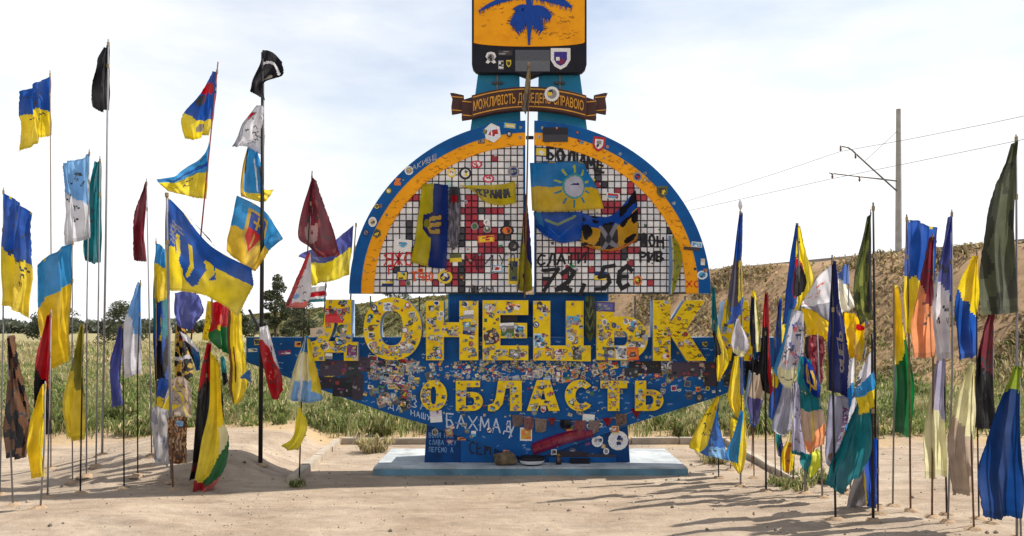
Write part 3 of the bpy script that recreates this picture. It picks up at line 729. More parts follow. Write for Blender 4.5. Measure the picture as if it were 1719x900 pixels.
def sticker_into(mb, kind, cx, cy, w, h, Y, cols, rot=0, s=1.0, detail=True, lift=0):
    t = .003+lift
    mb.poly_prism(XZ(shape(kind, cx, cy, w, h, rot), s), Y-t, Y+.004, cols[0])
    if not detail: return
    c, s_ = math.cos(rot), math.sin(rot)
    def loc(x, y): return (cx+x*c-y*s_, cy+x*s_+y*c)
    if kind in ('disc', 'hex', 'shield', 'skull'):
        mb.poly_prism(XZ(shape('disc' if kind == 'skull' else kind, cx, cy, w*.66, h*.66, rot), s), Y-t-.0015, Y-t+.001, cols[1])
        if len(cols) > 2:
            for k in range(3):
                a = random.uniform(0, 6.28); r = w*.14; e = loc(r*math.cos(a), r*math.sin(a))
                mb.poly_prism(XZ(shape(random.choice(['rect','tri','disc']), e[0], e[1], w*random.uniform(.14,.32), h*random.uniform(.14,.32), a), s), Y-t-.0025-.0006*k, Y-t-.001, random.choice(cols[2:]))
    else:
        if random.random() < .35:       # two-colour strip
            e = loc(0, h*.25); mb.poly_prism(XZ(shape('rect', e[0], e[1], w, h*.5, rot), s), Y-t-.0015, Y-t+.001, cols[1])
        else:
            mb.poly_prism(XZ(shape('rect', cx, cy, w*.82, h*.76, rot), s), Y-t-.0012, Y-t+.001, cols[1])
            for k in range(4):
                e = loc(random.uniform(-.3,.3)*w, random.uniform(-.28,.28)*h)
                mb.poly_prism(XZ(shape(random.choice(['rect','rect','disc']), e[0], e[1], w*random.uniform(.15,.5), h*random.uniform(.1,.3), rot), s), Y-t-.002-.0006*k, Y-t-.001, random.choice(cols[2:] or [K_]))
def sticker(kind, cx, cy, w, h, Y, cols, rot=0, s=1.0, name='sticker', label=None, parent=None, lift=0):
    mb = MB(); sticker_into(mb, kind, cx, cy, w, h, Y, cols, rot, s, True, lift); o = mb.build(name, VINYL, parent or mon, vcol=True)
    if label: o['label'] = label
    return o
FADE = [lin(c) for c in [(206,204,200),(186,182,178),(160,156,154),(196,180,158),(120,116,118),(84,82,86),(52,50,54),(150,140,96),(110,112,78),(150,170,186),(90,130,160),(176,92,84),(206,176,84),(60,74,116)]]
def rc(n=4): return random.sample(FADE if random.random() < .75 else PAL, n)
# shield stickers
YS = .00
sticker('skull', 824, 97, 18, 20, YS, [W_, GY, K_], label='white skull sticker on the shield')
sticker('rect', 841, 109, 9, 15, YS, [GY, W_, K_]); sticker('shield', 854, 107, 8, 12, YS, [YE, OL, K_]); sticker('rect', 848, 89, 26, 10, YS, [K_, BN, GY])
sticker('rect', 894, 102, 58, 36, YS, [lin((84,86,92)), lin((100,102,106)), GY, lin((70,72,78))], label='grey metal plaque on the shield')
sticker('shield', 941, 99, 33, 36, YS, [W_, lin((60,48,130)), GY, W_, lin((120,40,70))], label='white and violet shield-shaped patch')
# scroll patch
sticker('disc', 926, 160, 25, 25, -.07, [W_, GY, YE, OL, K_], lift=.01, label='round white emblem over the motto')
# arch-band stickers
YB, YO = -.036, -.022
for a in [('hex',827,224,30,33,YB,[W_,lin((214,226,236)),SB,RD]), ('rect',856,212,20,9,YB,[SB,YE,W_]), ('disc',855,226,9,10,YB,[K_,GY,W_]), ('rect',808,236,11,11,YO,[K_,GY,BN]),
          ('rect',932,227,42,24,YB,[K_,lin((62,62,68)),W_,GY]), ('shield',1005,243,21,25,YB,[RD,W_,GY,K_]), ('disc',687,287,15,15,YB,[W_,GY,YE]), ('tri',668,306,11,12,YB,[OR,OR,RD]),
          ('disc',653,321,11,11,YB,[OL,YE,W_]), ('disc',633,347,8,8,YB,[YE,OL]), ('disc',626,373,14,17,YB,[W_,BE,OL]), ('disc',615,391,11,12,YB,[NV,GY,K_]), ('hex',633,392,15,16,YO,[OL,BN,YE]),
          ('disc',1070,297,15,15,YO,[GY,NV,RD]), ('shield',1111,323,18,20,YB,[OL,BN,YE]), ('rect',1169,411,18,9,YB,[W_,SB,W_]), ('rect',1179,440,7,11,YB,[BE,W_,OL]), ('disc',1178,462,18,15,YB,[W_,SB,W_,NV]), ('rect',1160,418,26,5,YB,[BN,BN,K_])]:
    sticker(*a, rot=random.uniform(-.15,.15))
# tile-field patches
YT = .003
for a in [('rect',676,412,30,20,YT,[W_,W_,SB,YE,K_]), ('disc',758,290,16,16,YT,[YE,W_,GR,OR]), ('disc',781,291,21,21,YT,[K_,W_,YE,OL]), ('disc',862,288,20,20,YT,[GY,NV,GY]), ('rect',675,463,19,16,YT,[NV,YE,SB,K_]),
          ('disc',747,465,25,23,YT,[YE,NV,W_,YE]), ('rect',765,433,20,14,YT,[OL,YE,W_]), ('rect',816,401,28,12,YT,[OR,YE,RD]), ('disc',851,387,24,18,YT,[K_,OR,RD,BN]), ('rect',851,374,10,10,YT,[K_,K_,GY]),
          ('disc',862,413,18,18,YT,[K_,BN,GY]), ('rect',834,451,19,12,YT,[SB,W_,RD]), ('disc',797,380,13,13,YT,[GY,OL,GR]), ('disc',817,373,11,11,YT,[W_,W_,GY]), ('disc',818,385,14,12,YT,[GY,OL,W_]),
          ('rect',909,255,22,16,YT,[NV,YE,W_]), ('disc',952,448,11,11,YT,[W_,PU,RD]), ('disc',968,453,9,9,YT,[W_,GY]), ('rect',961,445,10,7,YT,[GR,GR,W_]), ('rect',1008,463,20,14,YT,[NV,YE,W_]), ('disc',1071,471,15,17,YT,[OR,BN,YE,K_]),
          ('disc',685,476,9,12,YT,[GY,OL]), ('rect',650,476,18,8,YT,[YE,NV,BN]), ('rect',1029,329,22,10,YT,[W_,RD,SB]), ('rect',1066,378,13,9,YT,[K_,K_,BN]), ('disc',706,454,10,9,YT,[OR,RD]), ('rect',862,455,17,44,YT,[YE,OL,NV,K_])]:
    sticker(*a, rot=random.uniform(-.1,.1))
for py, col in ((282,RD),(306,RD)):
    sticker('disc', 800 if py < 290 else 820, py-6, 20, 13, YT, [lin((196,60,92)), W_, RD])
# big-letter large stickers (own positions) and a mass of small ones
YL = -.142
sticker('rect', 561, 530, 30, 24, YL, [lin((190,30,40)), lin((206,60,66)), W_, W_], s=.99, label='red rectangular sticker on the first large letter')
for a in [('disc',574,553,17,17,[BN,GR,W_,YE]), ('rect',533,557,24,14,[BE,BE,GY]), ('rect',568,572,11,16,[NV,SB,YE]), ('disc',547,581,12,13,[W_,GY,NV]), ('disc',539,530,9,10,[GR,OL,GR]), ('rect',552,598,12,10,[W_,GY,W_]), ('rect',591,590,17,21,[lin((84,66,86)),PU,GY]),
          ('rect',651,515,15,14,[W_,lin((200,204,208)),SB,GY]), ('disc',628,517,11,12,[NV,W_,K_]), ('disc',622,532,10,10,[GR,NV,W_]), ('disc',623,551,11,11,[OL,BN,RD]), ('rect',623,563,9,11,[W_,GY,K_]), ('disc',624,580,13,13,[W_,NV,YE]), ('disc',632,590,10,10,[OL,GY]), ('rect',680,585,20,16,[W_,GY,NV,PU]), ('rect',692,528,11,9,[W_,GY]), ('disc',684,512,8,9,[RD,W_]), ('disc',689,542,9,9,[BN,OL]), ('disc',680,554,11,11,[GY,W_]),
          ('disc',733,509,10,9,[W_,NV]), ('rect',724,517,9,8,[OL,K_,BN]), ('disc',741,527,9,10,[W_,GY]), ('rect',722,539,10,7,[SB,NV,W_]), ('disc',781,511,11,10,[W_,NV]), ('rect',787,528,17,14,[W_,GY,SB,K_]), ('rect',784,545,12,9,[GR,SB,W_]), ('rect',787,556,20,12,[GY,NV,W_,K_]), ('rect',736,594,12,16,[GY,PU,W_]),
          ('disc',825,566,27,25,[BN,lin((80,50,70)),YE,K_]), ('rect',851,547,24,10,[W_,GY,W_]), ('rect',852,558,22,13,[OL,GR,GY]), ('rect',872,553,16,13,[W_,NV,SB]), ('disc',822,518,12,12,[W_,BE,PU]), ('rect',862,515,24,12,[YE,W_,OR]), ('rect',864,594,20,14,[OL,GY,W_]), ('rect',840,592,16,10,[SB,YE,BN]),
          ('disc',906,511,9,10,[K_,BN]), ('rect',914,520,8,12,[W_,PU]), ('disc',900,545,10,11,[NV,W_,K_]), ('rect',905,572,17,24,[lin((190,206,214)),SB,W_,NV]), ('rect',962,538,22,14,[SB,GY,RD,W_]), ('disc',959,568,10,10,[W_,SB,W_]), ('rect',969,596,15,16,[BN,OL,K_]), ('rect',938,592,12,10,[W_,PU,W_]),
          ('rect',1016,515,32,16,[lin((70,64,120)),lin((96,92,150)),GY]), ('disc',1063,544,14,15,[W_,SB,PU,GR]), ('disc',1051,540,10,10,[W_,GY]), ('rect',1070,578,24,10,[GY,W_,SB]), ('rect',1043,592,17,22,[W_,lin((206,204,200)),GY]), ('rect',1062,594,20,22,[lin((206,92,40)),OR,BN,RD]), ('rect',1023,592,17,18,[BN,GY,W_,K_]), ('disc',1015,541,9,12,[W_,GY]), ('disc',1116,561,8,8,[W_,RD,K_]), ('disc',1151,561,8,8,[BN,RD]), ('disc',1117,598,11,10,[lin((226,184,160)),W_]), ('rect',1143,578,9,8,[PU,GY])]:
    sticker(a[0], *a[1:5], YL, a[5], rot=random.uniform(-.12,.12), s=.99)
for px, py, w, h, c in [(855,535,27,11,K_)]:
    MB().box(P(px-w/2,py).x, P(px+w/2,py).x, -.05, .1, P(px,py+h/2).z, P(px,py-h/2).z, c).build('dark_plate', VINYL, mon, vcol=True)
# lower-panel stickers
YP = .0
for a in [('disc',566,625,11,11,[W_,GY,OL]), ('rect',552,634,17,13,[NV,YE,GR]), ('rect',657,621,27,20,[W_,GY,BE,NV]), ('rect',626,602,16,10,[W_,RD,BN]), ('rect',677,606,14,8,[W_,RD]), ('rect',682,613,23,8,[GY,NV,W_]), ('rect',624,616,18,7,[YE,OR,YE]), ('disc',646,667,19,20,[GY,K_,W_]), ('disc',678,677,26,28,[lin((70,80,80)),K_,YE,OL]), ('disc',672,650,14,9,[YE,OL,BN]), ('rect',696,638,17,8,[YE,OL]),
          ('rect',622,650,9,7,[BE,W_]), ('rect',656,634,22,5,[BE,YE]), ('rect',646,641,12,8,[SB,NV,W_]), ('rect',732,699,20,20,[lin((214,206,214)),W_,GY,PU]), ('rect',936,627,17,26,[W_,NV,PU,W_]), ('rect',895,624,24,20,[W_,GY,BE,PU]), ('disc',1126,613,13,13,[W_,GY,K_]), ('rect',1110,617,16,9,[W_,GY,W_]), ('rect',1181,626,12,18,[K_,GY,BN]), ('rect',1183,577,9,7,[OL,YE]), ('disc',1184,578,8,8,[YE,OL]),
          ('disc',1003,741,19,20,[W_,lin((200,204,210)),GY,NV]), ('disc',1038,740,34,33,[W_,lin((214,214,216)),YE,NV,K_]), ('disc',1018,758,10,11,[W_,GY]), ('disc',995,765,6,6,[W_,W_]), ('rect',930,759,9,9,[W_,GY]), ('rect',988,702,20,13,[W_,lin((200,214,206)),GR,OL]), ('shield',912,687,14,17,[NV,W_,RD]), ('rect',883,729,20,22,[W_,lin((196,150,60)),BN,OR]), ('rect',795,728,8,9,[W_,SB]), ('rect',775,737,14,5,[lin((214,150,120)),OR]),
          ('rect',1131,652,9,9,[W_,RD,NV]), ('tri',1172,654,9,9,[YE,OR]), ('disc',1188,652,7,8,[YE,OL]), ('rect',432,574,10,10,[YE,OL,NV]), ('rect',424,588,16,6,[lin((150,190,220)),W_]), ('rect',478,592,20,7,[RD,PU,W_]), ('rect',500,578,10,9,[YE,OR])]:
    sticker(a[0], *a[1:5], YP if inside((a[1], a[2]), [panel]) else .03, a[5], rot=random.uniform(-.12,.12))
# dark cloth patches pinned over the wings
DK = [lin(c) for c in [(44,40,50),(58,52,62),(34,36,42),(72,62,78),(50,58,62)]]
for px, py, w, h in [(560,618,46,26),(592,622,28,44),(556,642,52,20),(600,650,22,42),(575,655,32,24),(612,612,20,26),(640,610,16,10),(1083,617,52,20),(1150,620,46,24),(1195,628,26,40),(1215,605,34,30),(1226,636,22,26),(1060,626,24,16)]:
    mb = MB(); c = random.choice(DK)
    mb.poly_prism(XZ([(px-w/2+random.uniform(-3,3),py-h/2),(px+w/2,py-h/2+random.uniform(-2,2)),(px+w/2+random.uniform(-3,3),py+h/2),(px-w/2,py+h/2+random.uniform(-3,2))]), -.006-random.random()*.004, .002, c)
    for k in range(7):
        x, y = px+random.uniform(-.4,.4)*w, py+random.uniform(-.4,.4)*h
        mb.poly_prism(XZ(shape(random.choice(['rect','disc']), x, y, random.uniform(3,8), random.uniform(2,6))), -.012-.0005*k, -.004, random.choice(DK+[GY,PU,lin((110,104,116)),lin((140,60,60))]))
    mb.build('cloth_patch', VINYL, mon, vcol=True)
random.seed(19)
for k in range(250):      # medium stickers packed between the two rows of letters
    for _ in range(20):
        px = random.uniform(600, 1225); py = random.uniform(606, 639)
        if random.random() < .12: px = random.uniform(1110, 1225); py = random.uniform(606, 668)
        if random.random() < .22: px = random.uniform(725, 1050); py = random.uniform(692, 770)
        if random.random() < .35: px = random.uniform(620, 705); py = random.uniform(606, 690)
        if True:
            if py > 713: break
            lim = 655+(px-540)*.33 if px < 716 else (713 if px < 1058 else 713-(px-1058)*.32)
            if py < lim-8: break
    kd = random.choice(['disc','rect','rect','rect','shield','hex']); w = random.uniform(6, 13); h = w*random.uniform(.6, 1.2)
    sticker(kd, px, py, w, h, YP if inside((px, py), [panel]) else .03, rc(), random.uniform(-.4,.4), lift=random.uniform(0,.004))
for px, py, w, h in [(958,764,60,14),(905,756,40,16),(1010,768,50,12),(800,766,30,10)]:
    mb = MB(); mb.poly_prism(XZ([(px-w/2,py-h/2),(px+w/2,py-h/2+2),(px+w/2-4,py+h/2),(px-w/2+3,py+h/2-1)]), .020, .032, random.choice(DK)); mb.build('cloth_patch', VINYL, mon, vcol=True)
small = MB()
for G, Yf, s_, dens, wr in ((BG, -.142, .99, 96, (3.0, 8.5)), (SMALL, -.077, .995, 30, (3, 7.5))):
    for ch, loops in G.items():
        xs_ = [p[0] for p in loops[0]]; n_ = dens if ch not in 'КА' or G is SMALL else 30
        cnt = 0
        for _ in range(900):
            if cnt >= n_: break
            px = random.uniform(min(xs_), max(xs_)); py = random.uniform(505, 604) if G is BG else random.uniform(640, 689)
            if G is BG and random.random() < .35: py = random.uniform(560, 604)
            w = random.uniform(*wr)
            if all(inside((px+dx*w*.5, py+dy*w*.5), loops) for dx in (-1, 1) for dy in (-1, 1)):
                sticker_into(small, random.choice(['disc','rect','rect','shield','hex','tri']), px, py, w, w*random.uniform(.6,1.2), Yf, rc(), random.uniform(-.5,.5), s_, w > 3.5, random.uniform(0,.003)); cnt += 1
for k in range(640):
    px = random.gauss(890, 170); py = random.uniform(606, 640) if random.random() < .72 else random.uniform(575, 700)
    if not inside((px, py), [panel]) or not 560 < px < 1290 or any(inside((px, py), l) for l in SMALL.values()): continue
    w = random.uniform(2, 7); sticker_into(small, random.choice(['disc','rect','rect','tri']), px, py, w, w*random.uniform(.6,1.2), 0, rc(), random.uniform(-.5,.5), 1, w > 4, random.uniform(0,.003))
for k in range(70):
    px = random.uniform(640, 1140); py = random.uniform(250, 488)
    if ((px-CX)/(RX-48))**2+((py-CY)/(RY-48))**2 > 1 or abs(px-CX) < 12: continue
    w = random.uniform(2.5, 7); sticker_into(small, random.choice(['disc','rect','shield']), px, py, w, w*random.uniform(.7,1.1), .004, rc(), random.uniform(-.4,.4), 1, w > 4)
for k in range(26):
    a = random.uniform(.1, 3.04); kk = random.uniform(5, 36); px = CX-(RX-kk)*math.cos(a); py = CY-(RY-kk)*math.sin(a)
    if abs(px-CX) < 14: continue
    w = random.uniform(3, 7); sticker_into(small, random.choice(['disc','rect','shield']), px, py, w, w, -.036 if kk < 19 else -.022, rc(), random.uniform(-.4,.4))
tag(small.build('small_stickers', VINYL, mon, vcol=True), kind='stuff')

# ---- brush and pen writing
STROKE = {
 'Б': [[(.9,0),(.1,0),(.1,1),(.6,1),(.85,.78),(.6,.52),(.1,.5)]], 'А': [[(0,1),(.5,0),(1,1)],[(.2,.62),(.8,.62)]], 'Х': [[(0,0),(1,1)],[(1,0),(0,1)]],
 'М': [[(0,1),(.1,0),(.5,.7),(.9,0),(1,1)]], 'Д': [[(0,1.1),(.05,.85),(.3,.8),(.5,0),(.8,.05),(.85,.85),(1,1.1)],[(.3,.82),(.85,.85)]], 'У': [[(0,0),(.5,.5)],[(1,0),(.35,1)]],
 'З': [[(.1,.1),(.5,0),(.8,.22),(.45,.48),(.85,.75),(.5,1),(.05,.9)]], 'Н': [[(0,0),(0,1)],[(1,0),(1,1)],[(0,.5),(1,.5)]], 'О': [[(.5,0),(.1,.2),(0,.6),(.3,1),(.75,.95),(1,.5),(.8,.1),(.5,0)]],
 'Ш': [[(0,0),(0,1),(1,1),(1,0)],[(.5,0),(.5,1)]], 'И': [[(0,0),(0,1),(1,0),(1,1)]], 'П': [[(0,1),(0,0),(1,0),(1,1)]], 'Р': [[(0,1),(0,0),(.7,0),(.95,.25),(.6,.5),(0,.5)]], 'В': [[(0,1),(0,0),(.6,0),(.8,.25),(.5,.48),(0,.48)],[(.5,.48),(.95,.75),(.6,1),(0,1)]],
 'Л': [[(0,1),(.3,.8),(.5,0),(.95,0),(1,1)]], 'Т': [[(0,0),(1,0)],[(.5,0),(.5,1)]], 'Я': [[(1,1),(1,0),(.4,0),(.1,.25),(.4,.5),(1,.5)],[(.5,.5),(0,1)]], 'Ж': [[(0,0),(1,1)],[(1,0),(0,1)],[(.5,0),(.5,1)]], 'К': [[(0,0),(0,1)],[(.9,0),(0,.5),(.95,1)]], 'С': [[(.95,.15),(.5,0),(.1,.3),(.1,.7),(.5,1),(.95,.85)]], 'Е': [[(.9,0),(0,0),(0,1),(.9,1)],[(0,.5),(.7,.5)]], 'Ю': [[(0,0),(0,1)],[(0,.5),(.4,.5)],[(.7,0),(.4,.4),(.5,.9),(.8,1),(1,.5),(.7,0)]],
 '7': [[(0,.08),(1,0),(.35,1)],[(.2,.5),(.8,.5)]], '2': [[(.05,.25),(.4,0),(.85,.2),(.6,.6),(0,1),(.5,.9),(1,1)]], '5': [[(.9,0),(.2,.02),(.1,.45),(.6,.38),(.95,.68),(.6,1),(0,.95)]], '4': [[(.2,0),(0,.6),(1,.6)],[(.75,.1),(.75,1)]], ',': [[(.5,.8),(.35,1.25)]],
 'Є': [[(.95,.15),(.5,0),(.1,.3),(.1,.7),(.5,1),(.95,.85)],[(.1,.5),(.7,.5)]], ' ': []}
def write(txt, x, y, w, h, gap, lw, Y, col, slope=0, name='graffiti', jit=.06, parent=None, sk=0):
    for i, c in enumerate(txt):
        x0 = x+i*(w+gap); mb = MB()
        for st in STROKE.get(c, []):
            pts = [(x0+u*w+sk*(1-v)*h+random.uniform(-jit,jit)*w, y+v*h+slope*(x0-x+u*w)+random.uniform(-jit,jit)*h) for u, v in st]
            q = []
            for a_, b_ in zip(pts[:-1], pts[1:]): q += [a_, ((a_[0]+b_[0])/2, (a_[1]+b_[1])/2)]
            q.append(pts[-1]); q = [(P(*p).x, P(*p).z) for p in q]
            mb.ribbon(q, lw/100*random.uniform(.85,1.15), Y-.003, Y+.003, col)
        if mb.f: mb.build(name, VINYL, parent or mon, vcol=True)
WH = lin((186,196,210)); BK = lin((30,28,32)); RDP = lin((190,44,50))
write('БАХМАД', 748, 694, 14, 22, 5.5, 2.2, -.001, WH, .12); write('У', 851, 712, 13, 22, 5, 2.2, -.001, WH)
write('ЗА', 691, 669, 10, 15, 5, 1.8, -.001, WH, .15); write('НАШУ', 690, 688, 6, 9, 3, 1.3, -.001, WH, .28); write('ДА', 652, 676, 9, 10, 4, 1.4, -.001, WH, .25)
for i, t in enumerate(['ВОЛЯ НАМ', 'СЛАВА ЗСУ', 'ПЕРЕМОГА']): write(t, 720, 727+i*12, 3.6, 8, 1.6, .8, .028, lin((120,160,205)), .02, name='writing')
write('СЕМ', 788, 742, 9, 20, 4, 2.4, .010, BK, .02)
write('72,5Є', 904, 450, 23, 37, 9, 6.6, .0, BK, -.02, sk=.25)
write('БОЛІМЕ'.replace('І','И'), 918, 246, 12, 20, 5, 4.2, .0, BK, .24); write('ВДОН', 1062, 388, 9, 17, 5, 3.6, .0, BK, .22); write('РИВ', 1075, 424, 10, 15, 4, 3.4, .0, BK, -.02); write('СЛАТИ', 902, 428, 13, 18, 4, 3.4, .0, BK, -.05)
write('МИ', 780, 428, 20, 24, 8, 2.0, .0, lin((60,30,36))); write('УЛ', 838, 428, 10, 16, 6, 1.8, .0, lin((70,66,70)))
write('ЯЖО', 645, 425, 13, 20, 4, 2.2, .0, RDP); write('Т4Ю', 690, 457, 10, 14, 3, 2.6, .0, lin((214,84,44))); write('Р', 652, 446, 9, 14, 3, 2, .0, RDP); write('ХОР', 1152, 472, 9, 10, 4, 2, -.023, lin((206,60,40)))
write('МАКИВШ', 685, 283, 6, 9, 2.2, 1.2, -.036, lin((170,170,180)), -.52); write('ТИМ', 782, 482, 12, 8, 5, 2, .0, lin((90,88,92)))
pen = MB()
for k in range(900):     # signatures and small pen writing
    r = random.random()
    if r < .16:
        a = random.uniform(.08, 3.06); kk = random.uniform(22, 39); px = CX-(RX-kk)*math.cos(a); py = CY-(RY-kk)*math.sin(a); Y = -.0222
        if abs(px-CX) < 14: continue
    elif r < .24:
        px = random.uniform(800, 976); py = random.uniform(4, 66); Y = -.0122
        if abs(px-890) < 44 and py < 46: continue
    elif r < .52:
        ch = random.choice('КЬА'); lp = BG[ch]; px = random.choice([random.uniform(1096, 1186), random.uniform(1000, 1265)]); py = random.uniform(508, 602); Y = -.1405
        if not any(inside((px, py), l) and inside((px+5, py), l) for l in BG.values()): continue
    else:
        px = random.uniform(440, 1240); py = random.uniform(572, 764); Y = -.0005
        if not inside((px, py), [panel]) or not inside((px+8, py), [panel]): continue
    n_ = random.randint(3, 7); x = px; pts = []
    for i in range(n_): pts.append((P(x, py+random.uniform(-1.8,1.8)).x, P(x, py+random.uniform(-1.8,1.8)).z)); x += random.uniform(.8, 2.0)
    pen.ribbon(pts, random.choice([.005,.007,.010]), Y-.0012, Y+.002, lin((150,96,18)) if Y in (-.0222, -.0122) else (lin((96,66,24)) if Y != -.0005 else lin((150,176,206))))
tag(pen.build('pen_writing', VINYL, mon, vcol=True), kind='stuff')

# ------------------------------------------------------------------ flags
FB, FY, FS = lin((36,88,176)), lin((240,214,44)), lin((56,146,206))
F = dict(b=FB, y=FY, s=FS, n=lin((40,48,110)), w=lin((228,226,230)), g=lin((150,150,160)), k=lin((26,24,30)), r=lin((186,22,36)), m=lin((130,46,60)), t=lin((30,124,134)), G=lin((20,110,56)),
         p=lin((92,100,170)), o=lin((236,160,110)), be=lin((190,170,150)), ol=lin((140,134,40)), li=lin((176,172,196)), c=lin((232,226,180)), br=lin((118,78,52)), dg=lin((70,72,78)), gd=lin((206,170,70)), lb=lin((130,180,226)), pk=lin((224,120,110)), fl=lin((150,140,130)))
def crm(n_ctrl, n):
    """Catmull-Rom interpolation matrix (n samples from n_ctrl control points)"""
    M = np.zeros((n, n_ctrl))
    for i in range(n):
        t = i/(n-1)*(n_ctrl-1); k = min(int(t), n_ctrl-2); f = t-k
        w = [(-f+2*f*f-f**3)/2, (2-5*f*f+3*f**3)/2, (f+4*f*f-3*f**3)/2, (-f*f+f**3)/2]
        for d, ww in zip((-1, 0, 1, 2), w):
            j = k+d
            if j < 0: M[i, 0] += 2*ww; M[i, 1] -= ww
            elif j > n_ctrl-1: M[i, -1] += 2*ww; M[i, -2] -= ww
            else: M[i, j] += ww
    return M
def seg_dist(U, V, pts, asp):
    D = np.full(U.shape, 9.0)
    for (a, b), (c, d) in zip(pts[:-1], pts[1:]):
        vx, vy = (c-a)*asp, d-b; l2 = vx*vx+vy*vy+1e-9
        t = np.clip(((U-a)*asp*vx+(V-b)*vy)/l2, 0, 1); D = np.minimum(D, np.hypot((U-a)*asp-t*vx, V-b-t*vy))
    return D
def in_poly(U, V, pts):
    r = np.zeros(U.shape, bool)
    for i in range(len(pts)):
        (x0, y0), (x1, y1) = pts[i], pts[(i+1) % len(pts)]
        if y0 == y1: continue
        r ^= ((y0 > V) != (y1 > V)) & (U < (x1-x0)*(V-y0)/(y1-y0)+x0)
    return r
def pattern(ops, U, V, seed):
    rng = np.random.default_rng(seed); C = np.zeros(U.shape+(3,)); Vw = V+.012*np.sin(U*17+seed); Uw = U+.012*np.sin(V*15+seed)
    if seed % 3 == 0 and len(ops) < 6: ops = list(ops)+[('scrib', .15, .8, .12, .85, 12, 'dg')]
    for op in ops:
        k = op[0]; col = F[op[-1]] if isinstance(op[-1], str) else op[-1]
        if k == 'fill': M = np.ones(U.shape, bool)
        elif k == 'v': M = (Vw >= op[1]) & (Vw < op[2])
        elif k == 'u': M = (Uw >= op[1]) & (Uw < op[2])
        elif k == 'half': M = op[1]*Uw+op[2]*Vw > op[3]
        elif k == 'disc': M = ((U-op[1])/op[3])**2+((V-op[2])/op[4])**2 < 1
        elif k == 'ring': q = ((U-op[1])/op[3])**2+((V-op[2])/op[4])**2; M = (q < 1) & (q > op[5])
        elif k == 'poly': M = in_poly(U, V, op[1])
        elif k == 'stroke': M = seg_dist(U, V, op[1], op[3]) < op[2]
        elif k == 'scrib':
            M = np.zeros(U.shape, bool)
            for _ in range(op[5]):
                u0 = rng.uniform(op[1], op[2]); v0 = rng.uniform(op[3], op[4]); pts = [(u0, v0)]
                for j in range(5): pts.append((pts[-1][0]+rng.uniform(.005,.05), v0+rng.uniform(-.03,.03)))
                M |= seg_dist(U, V, pts, 1.3) < .010
        elif k == 'text':     # ('text', string, u, v, du, dv, along, width, colour)
            M = np.zeros(U.shape, bool); _, tx, u0, v0, du, dv, rotd, wd_, _c = op
            for i, ch in enumerate(tx):
                for st in STROKE.get(ch, []):
                    pts = [((u0+(1-b)*du, v0-(i+a*.72)*dv) if rotd else (u0+(i+a*.72)*du, v0+b*dv)) for a, b in st]
                    M |= seg_dist(U, V, pts, 1.0) < wd_
        elif k == 'camo':
            nn = np.array([[noise.noise(Vector((u*op[1], v*op[1]*1.3, seed+.5))) for u, v in zip(ru, rv)] for ru, rv in zip(U, V)]); M = (nn > op[2]) & (nn < op[3])
        C[M] = col
    return C
def cloth(name, rows, s, ops, amp=.05, nf=2.0, ph=None, parent=None, nu=56, nv=46, dy=0.0, wob=1.0, fray=0, seed=None):
    seed = seed if seed is not None else random.randint(0, 9999); rnd = random.Random(seed); ph = ph if ph is not None else rnd.uniform(0, 6.28)
    C = np.array([[tuple(P(x, y, s)) for x, y in r] for r in rows])
    Mv, Mu = crm(C.shape[0], nv+1), crm(C.shape[1], nu+1)
    G = np.einsum('ij,jkl,mk->iml', Mv, C, Mu)
    v, u = np.meshgrid(np.linspace(0, 1, nv+1), np.linspace(0, 1, nu+1), indexing='ij')
    ramp = .15+.85*np.sqrt(np.clip(u*.6+v*.7, 0, 1)); nf2 = nf*rnd.uniform(1.7, 2.3)
    d = 1.35*amp*ramp*(np.sin(2*np.pi*nf*u+ph+1.6*v)+.42*np.sin(2*np.pi*nf2*u+2.1*ph-2.4*v)+.36*np.sin(2*np.pi*1.3*v+ph*1.7+3*u)+.16*np.sin(2*np.pi*(nf2*1.9*u+1.7*v)+ph*3.1)+.12*np.sin(2*np.pi*(2.9*v-2.2*u)+ph))
    G[:, :, 1] += d+dy
    G[:, :, 0] += wob*.10*amp*np.cos(2*np.pi*nf*u+ph+1.6*v)
    e = np.array([noise.noise(Vector((i*.55, seed, 0))) for i in range(nu+1)])*.018 + np.array([noise.noise(Vector((i*1.9, seed, 4))) for i in range(nu+1)])*.008
    G[:, :, 2] += (v**6)*e[None, :]                     # uneven lower hem
    e2 = np.array([noise.noise(Vector((i*.6, seed, 9))) for i in range(nv+1)])*.014
    G[:, :, 0] += (u**6)*e2[:, None]
    idx = np.arange((nv+1)*(nu+1)).reshape(nv+1, nu+1)
    fc = np.stack([idx[:-1,:-1], idx[1:,:-1], idx[1:,1:], idx[:-1,1:]], -1)
    uc = (u[:-1,:-1]+u[1:,1:])/2; vc = (v[:-1,:-1]+v[1:,1:])/2
    col = pattern(ops, uc, vc, seed % 97)*(1+.0*uc[..., None])
    keep = np.ones(uc.shape, bool)
    if fray:
        for j in range(nu):
            cut = fray*(.5+.5*noise.noise(Vector((j*.35, seed, 2)))+.5*noise.noise(Vector((j*1.3, seed, 6))))
            keep[:, j] &= vc[:, j] < 1-max(0, cut)
    sun_fade = np.array([[noise.noise(Vector((a*3.1, b*2.3, seed+.3))) for a, b in zip(ra, rb)] for ra, rb in zip(uc, vc)])
    k_ = np.clip(.02+.30*sun_fade+.08*vc, 0, .28)[..., None]; col = col*(1-k_)+(col*.55+.30)*k_      # worn, bleached print
    hem = (vc > .965) | (vc < .03) | (uc > .97) | (uc < .035); col = np.where(hem[..., None], col*.78, col)
    f = fc[keep]; c = col[keep]
    return mesh_obj(name, G.reshape(-1, 3), f.tolist(), CLOTH, parent, c, True)
def flag_only(label, rows, s, ops, group='flags left at the monument', **kw):
    return tag(cloth('flag', rows, s, ops, **kw), label, 'flag', group)
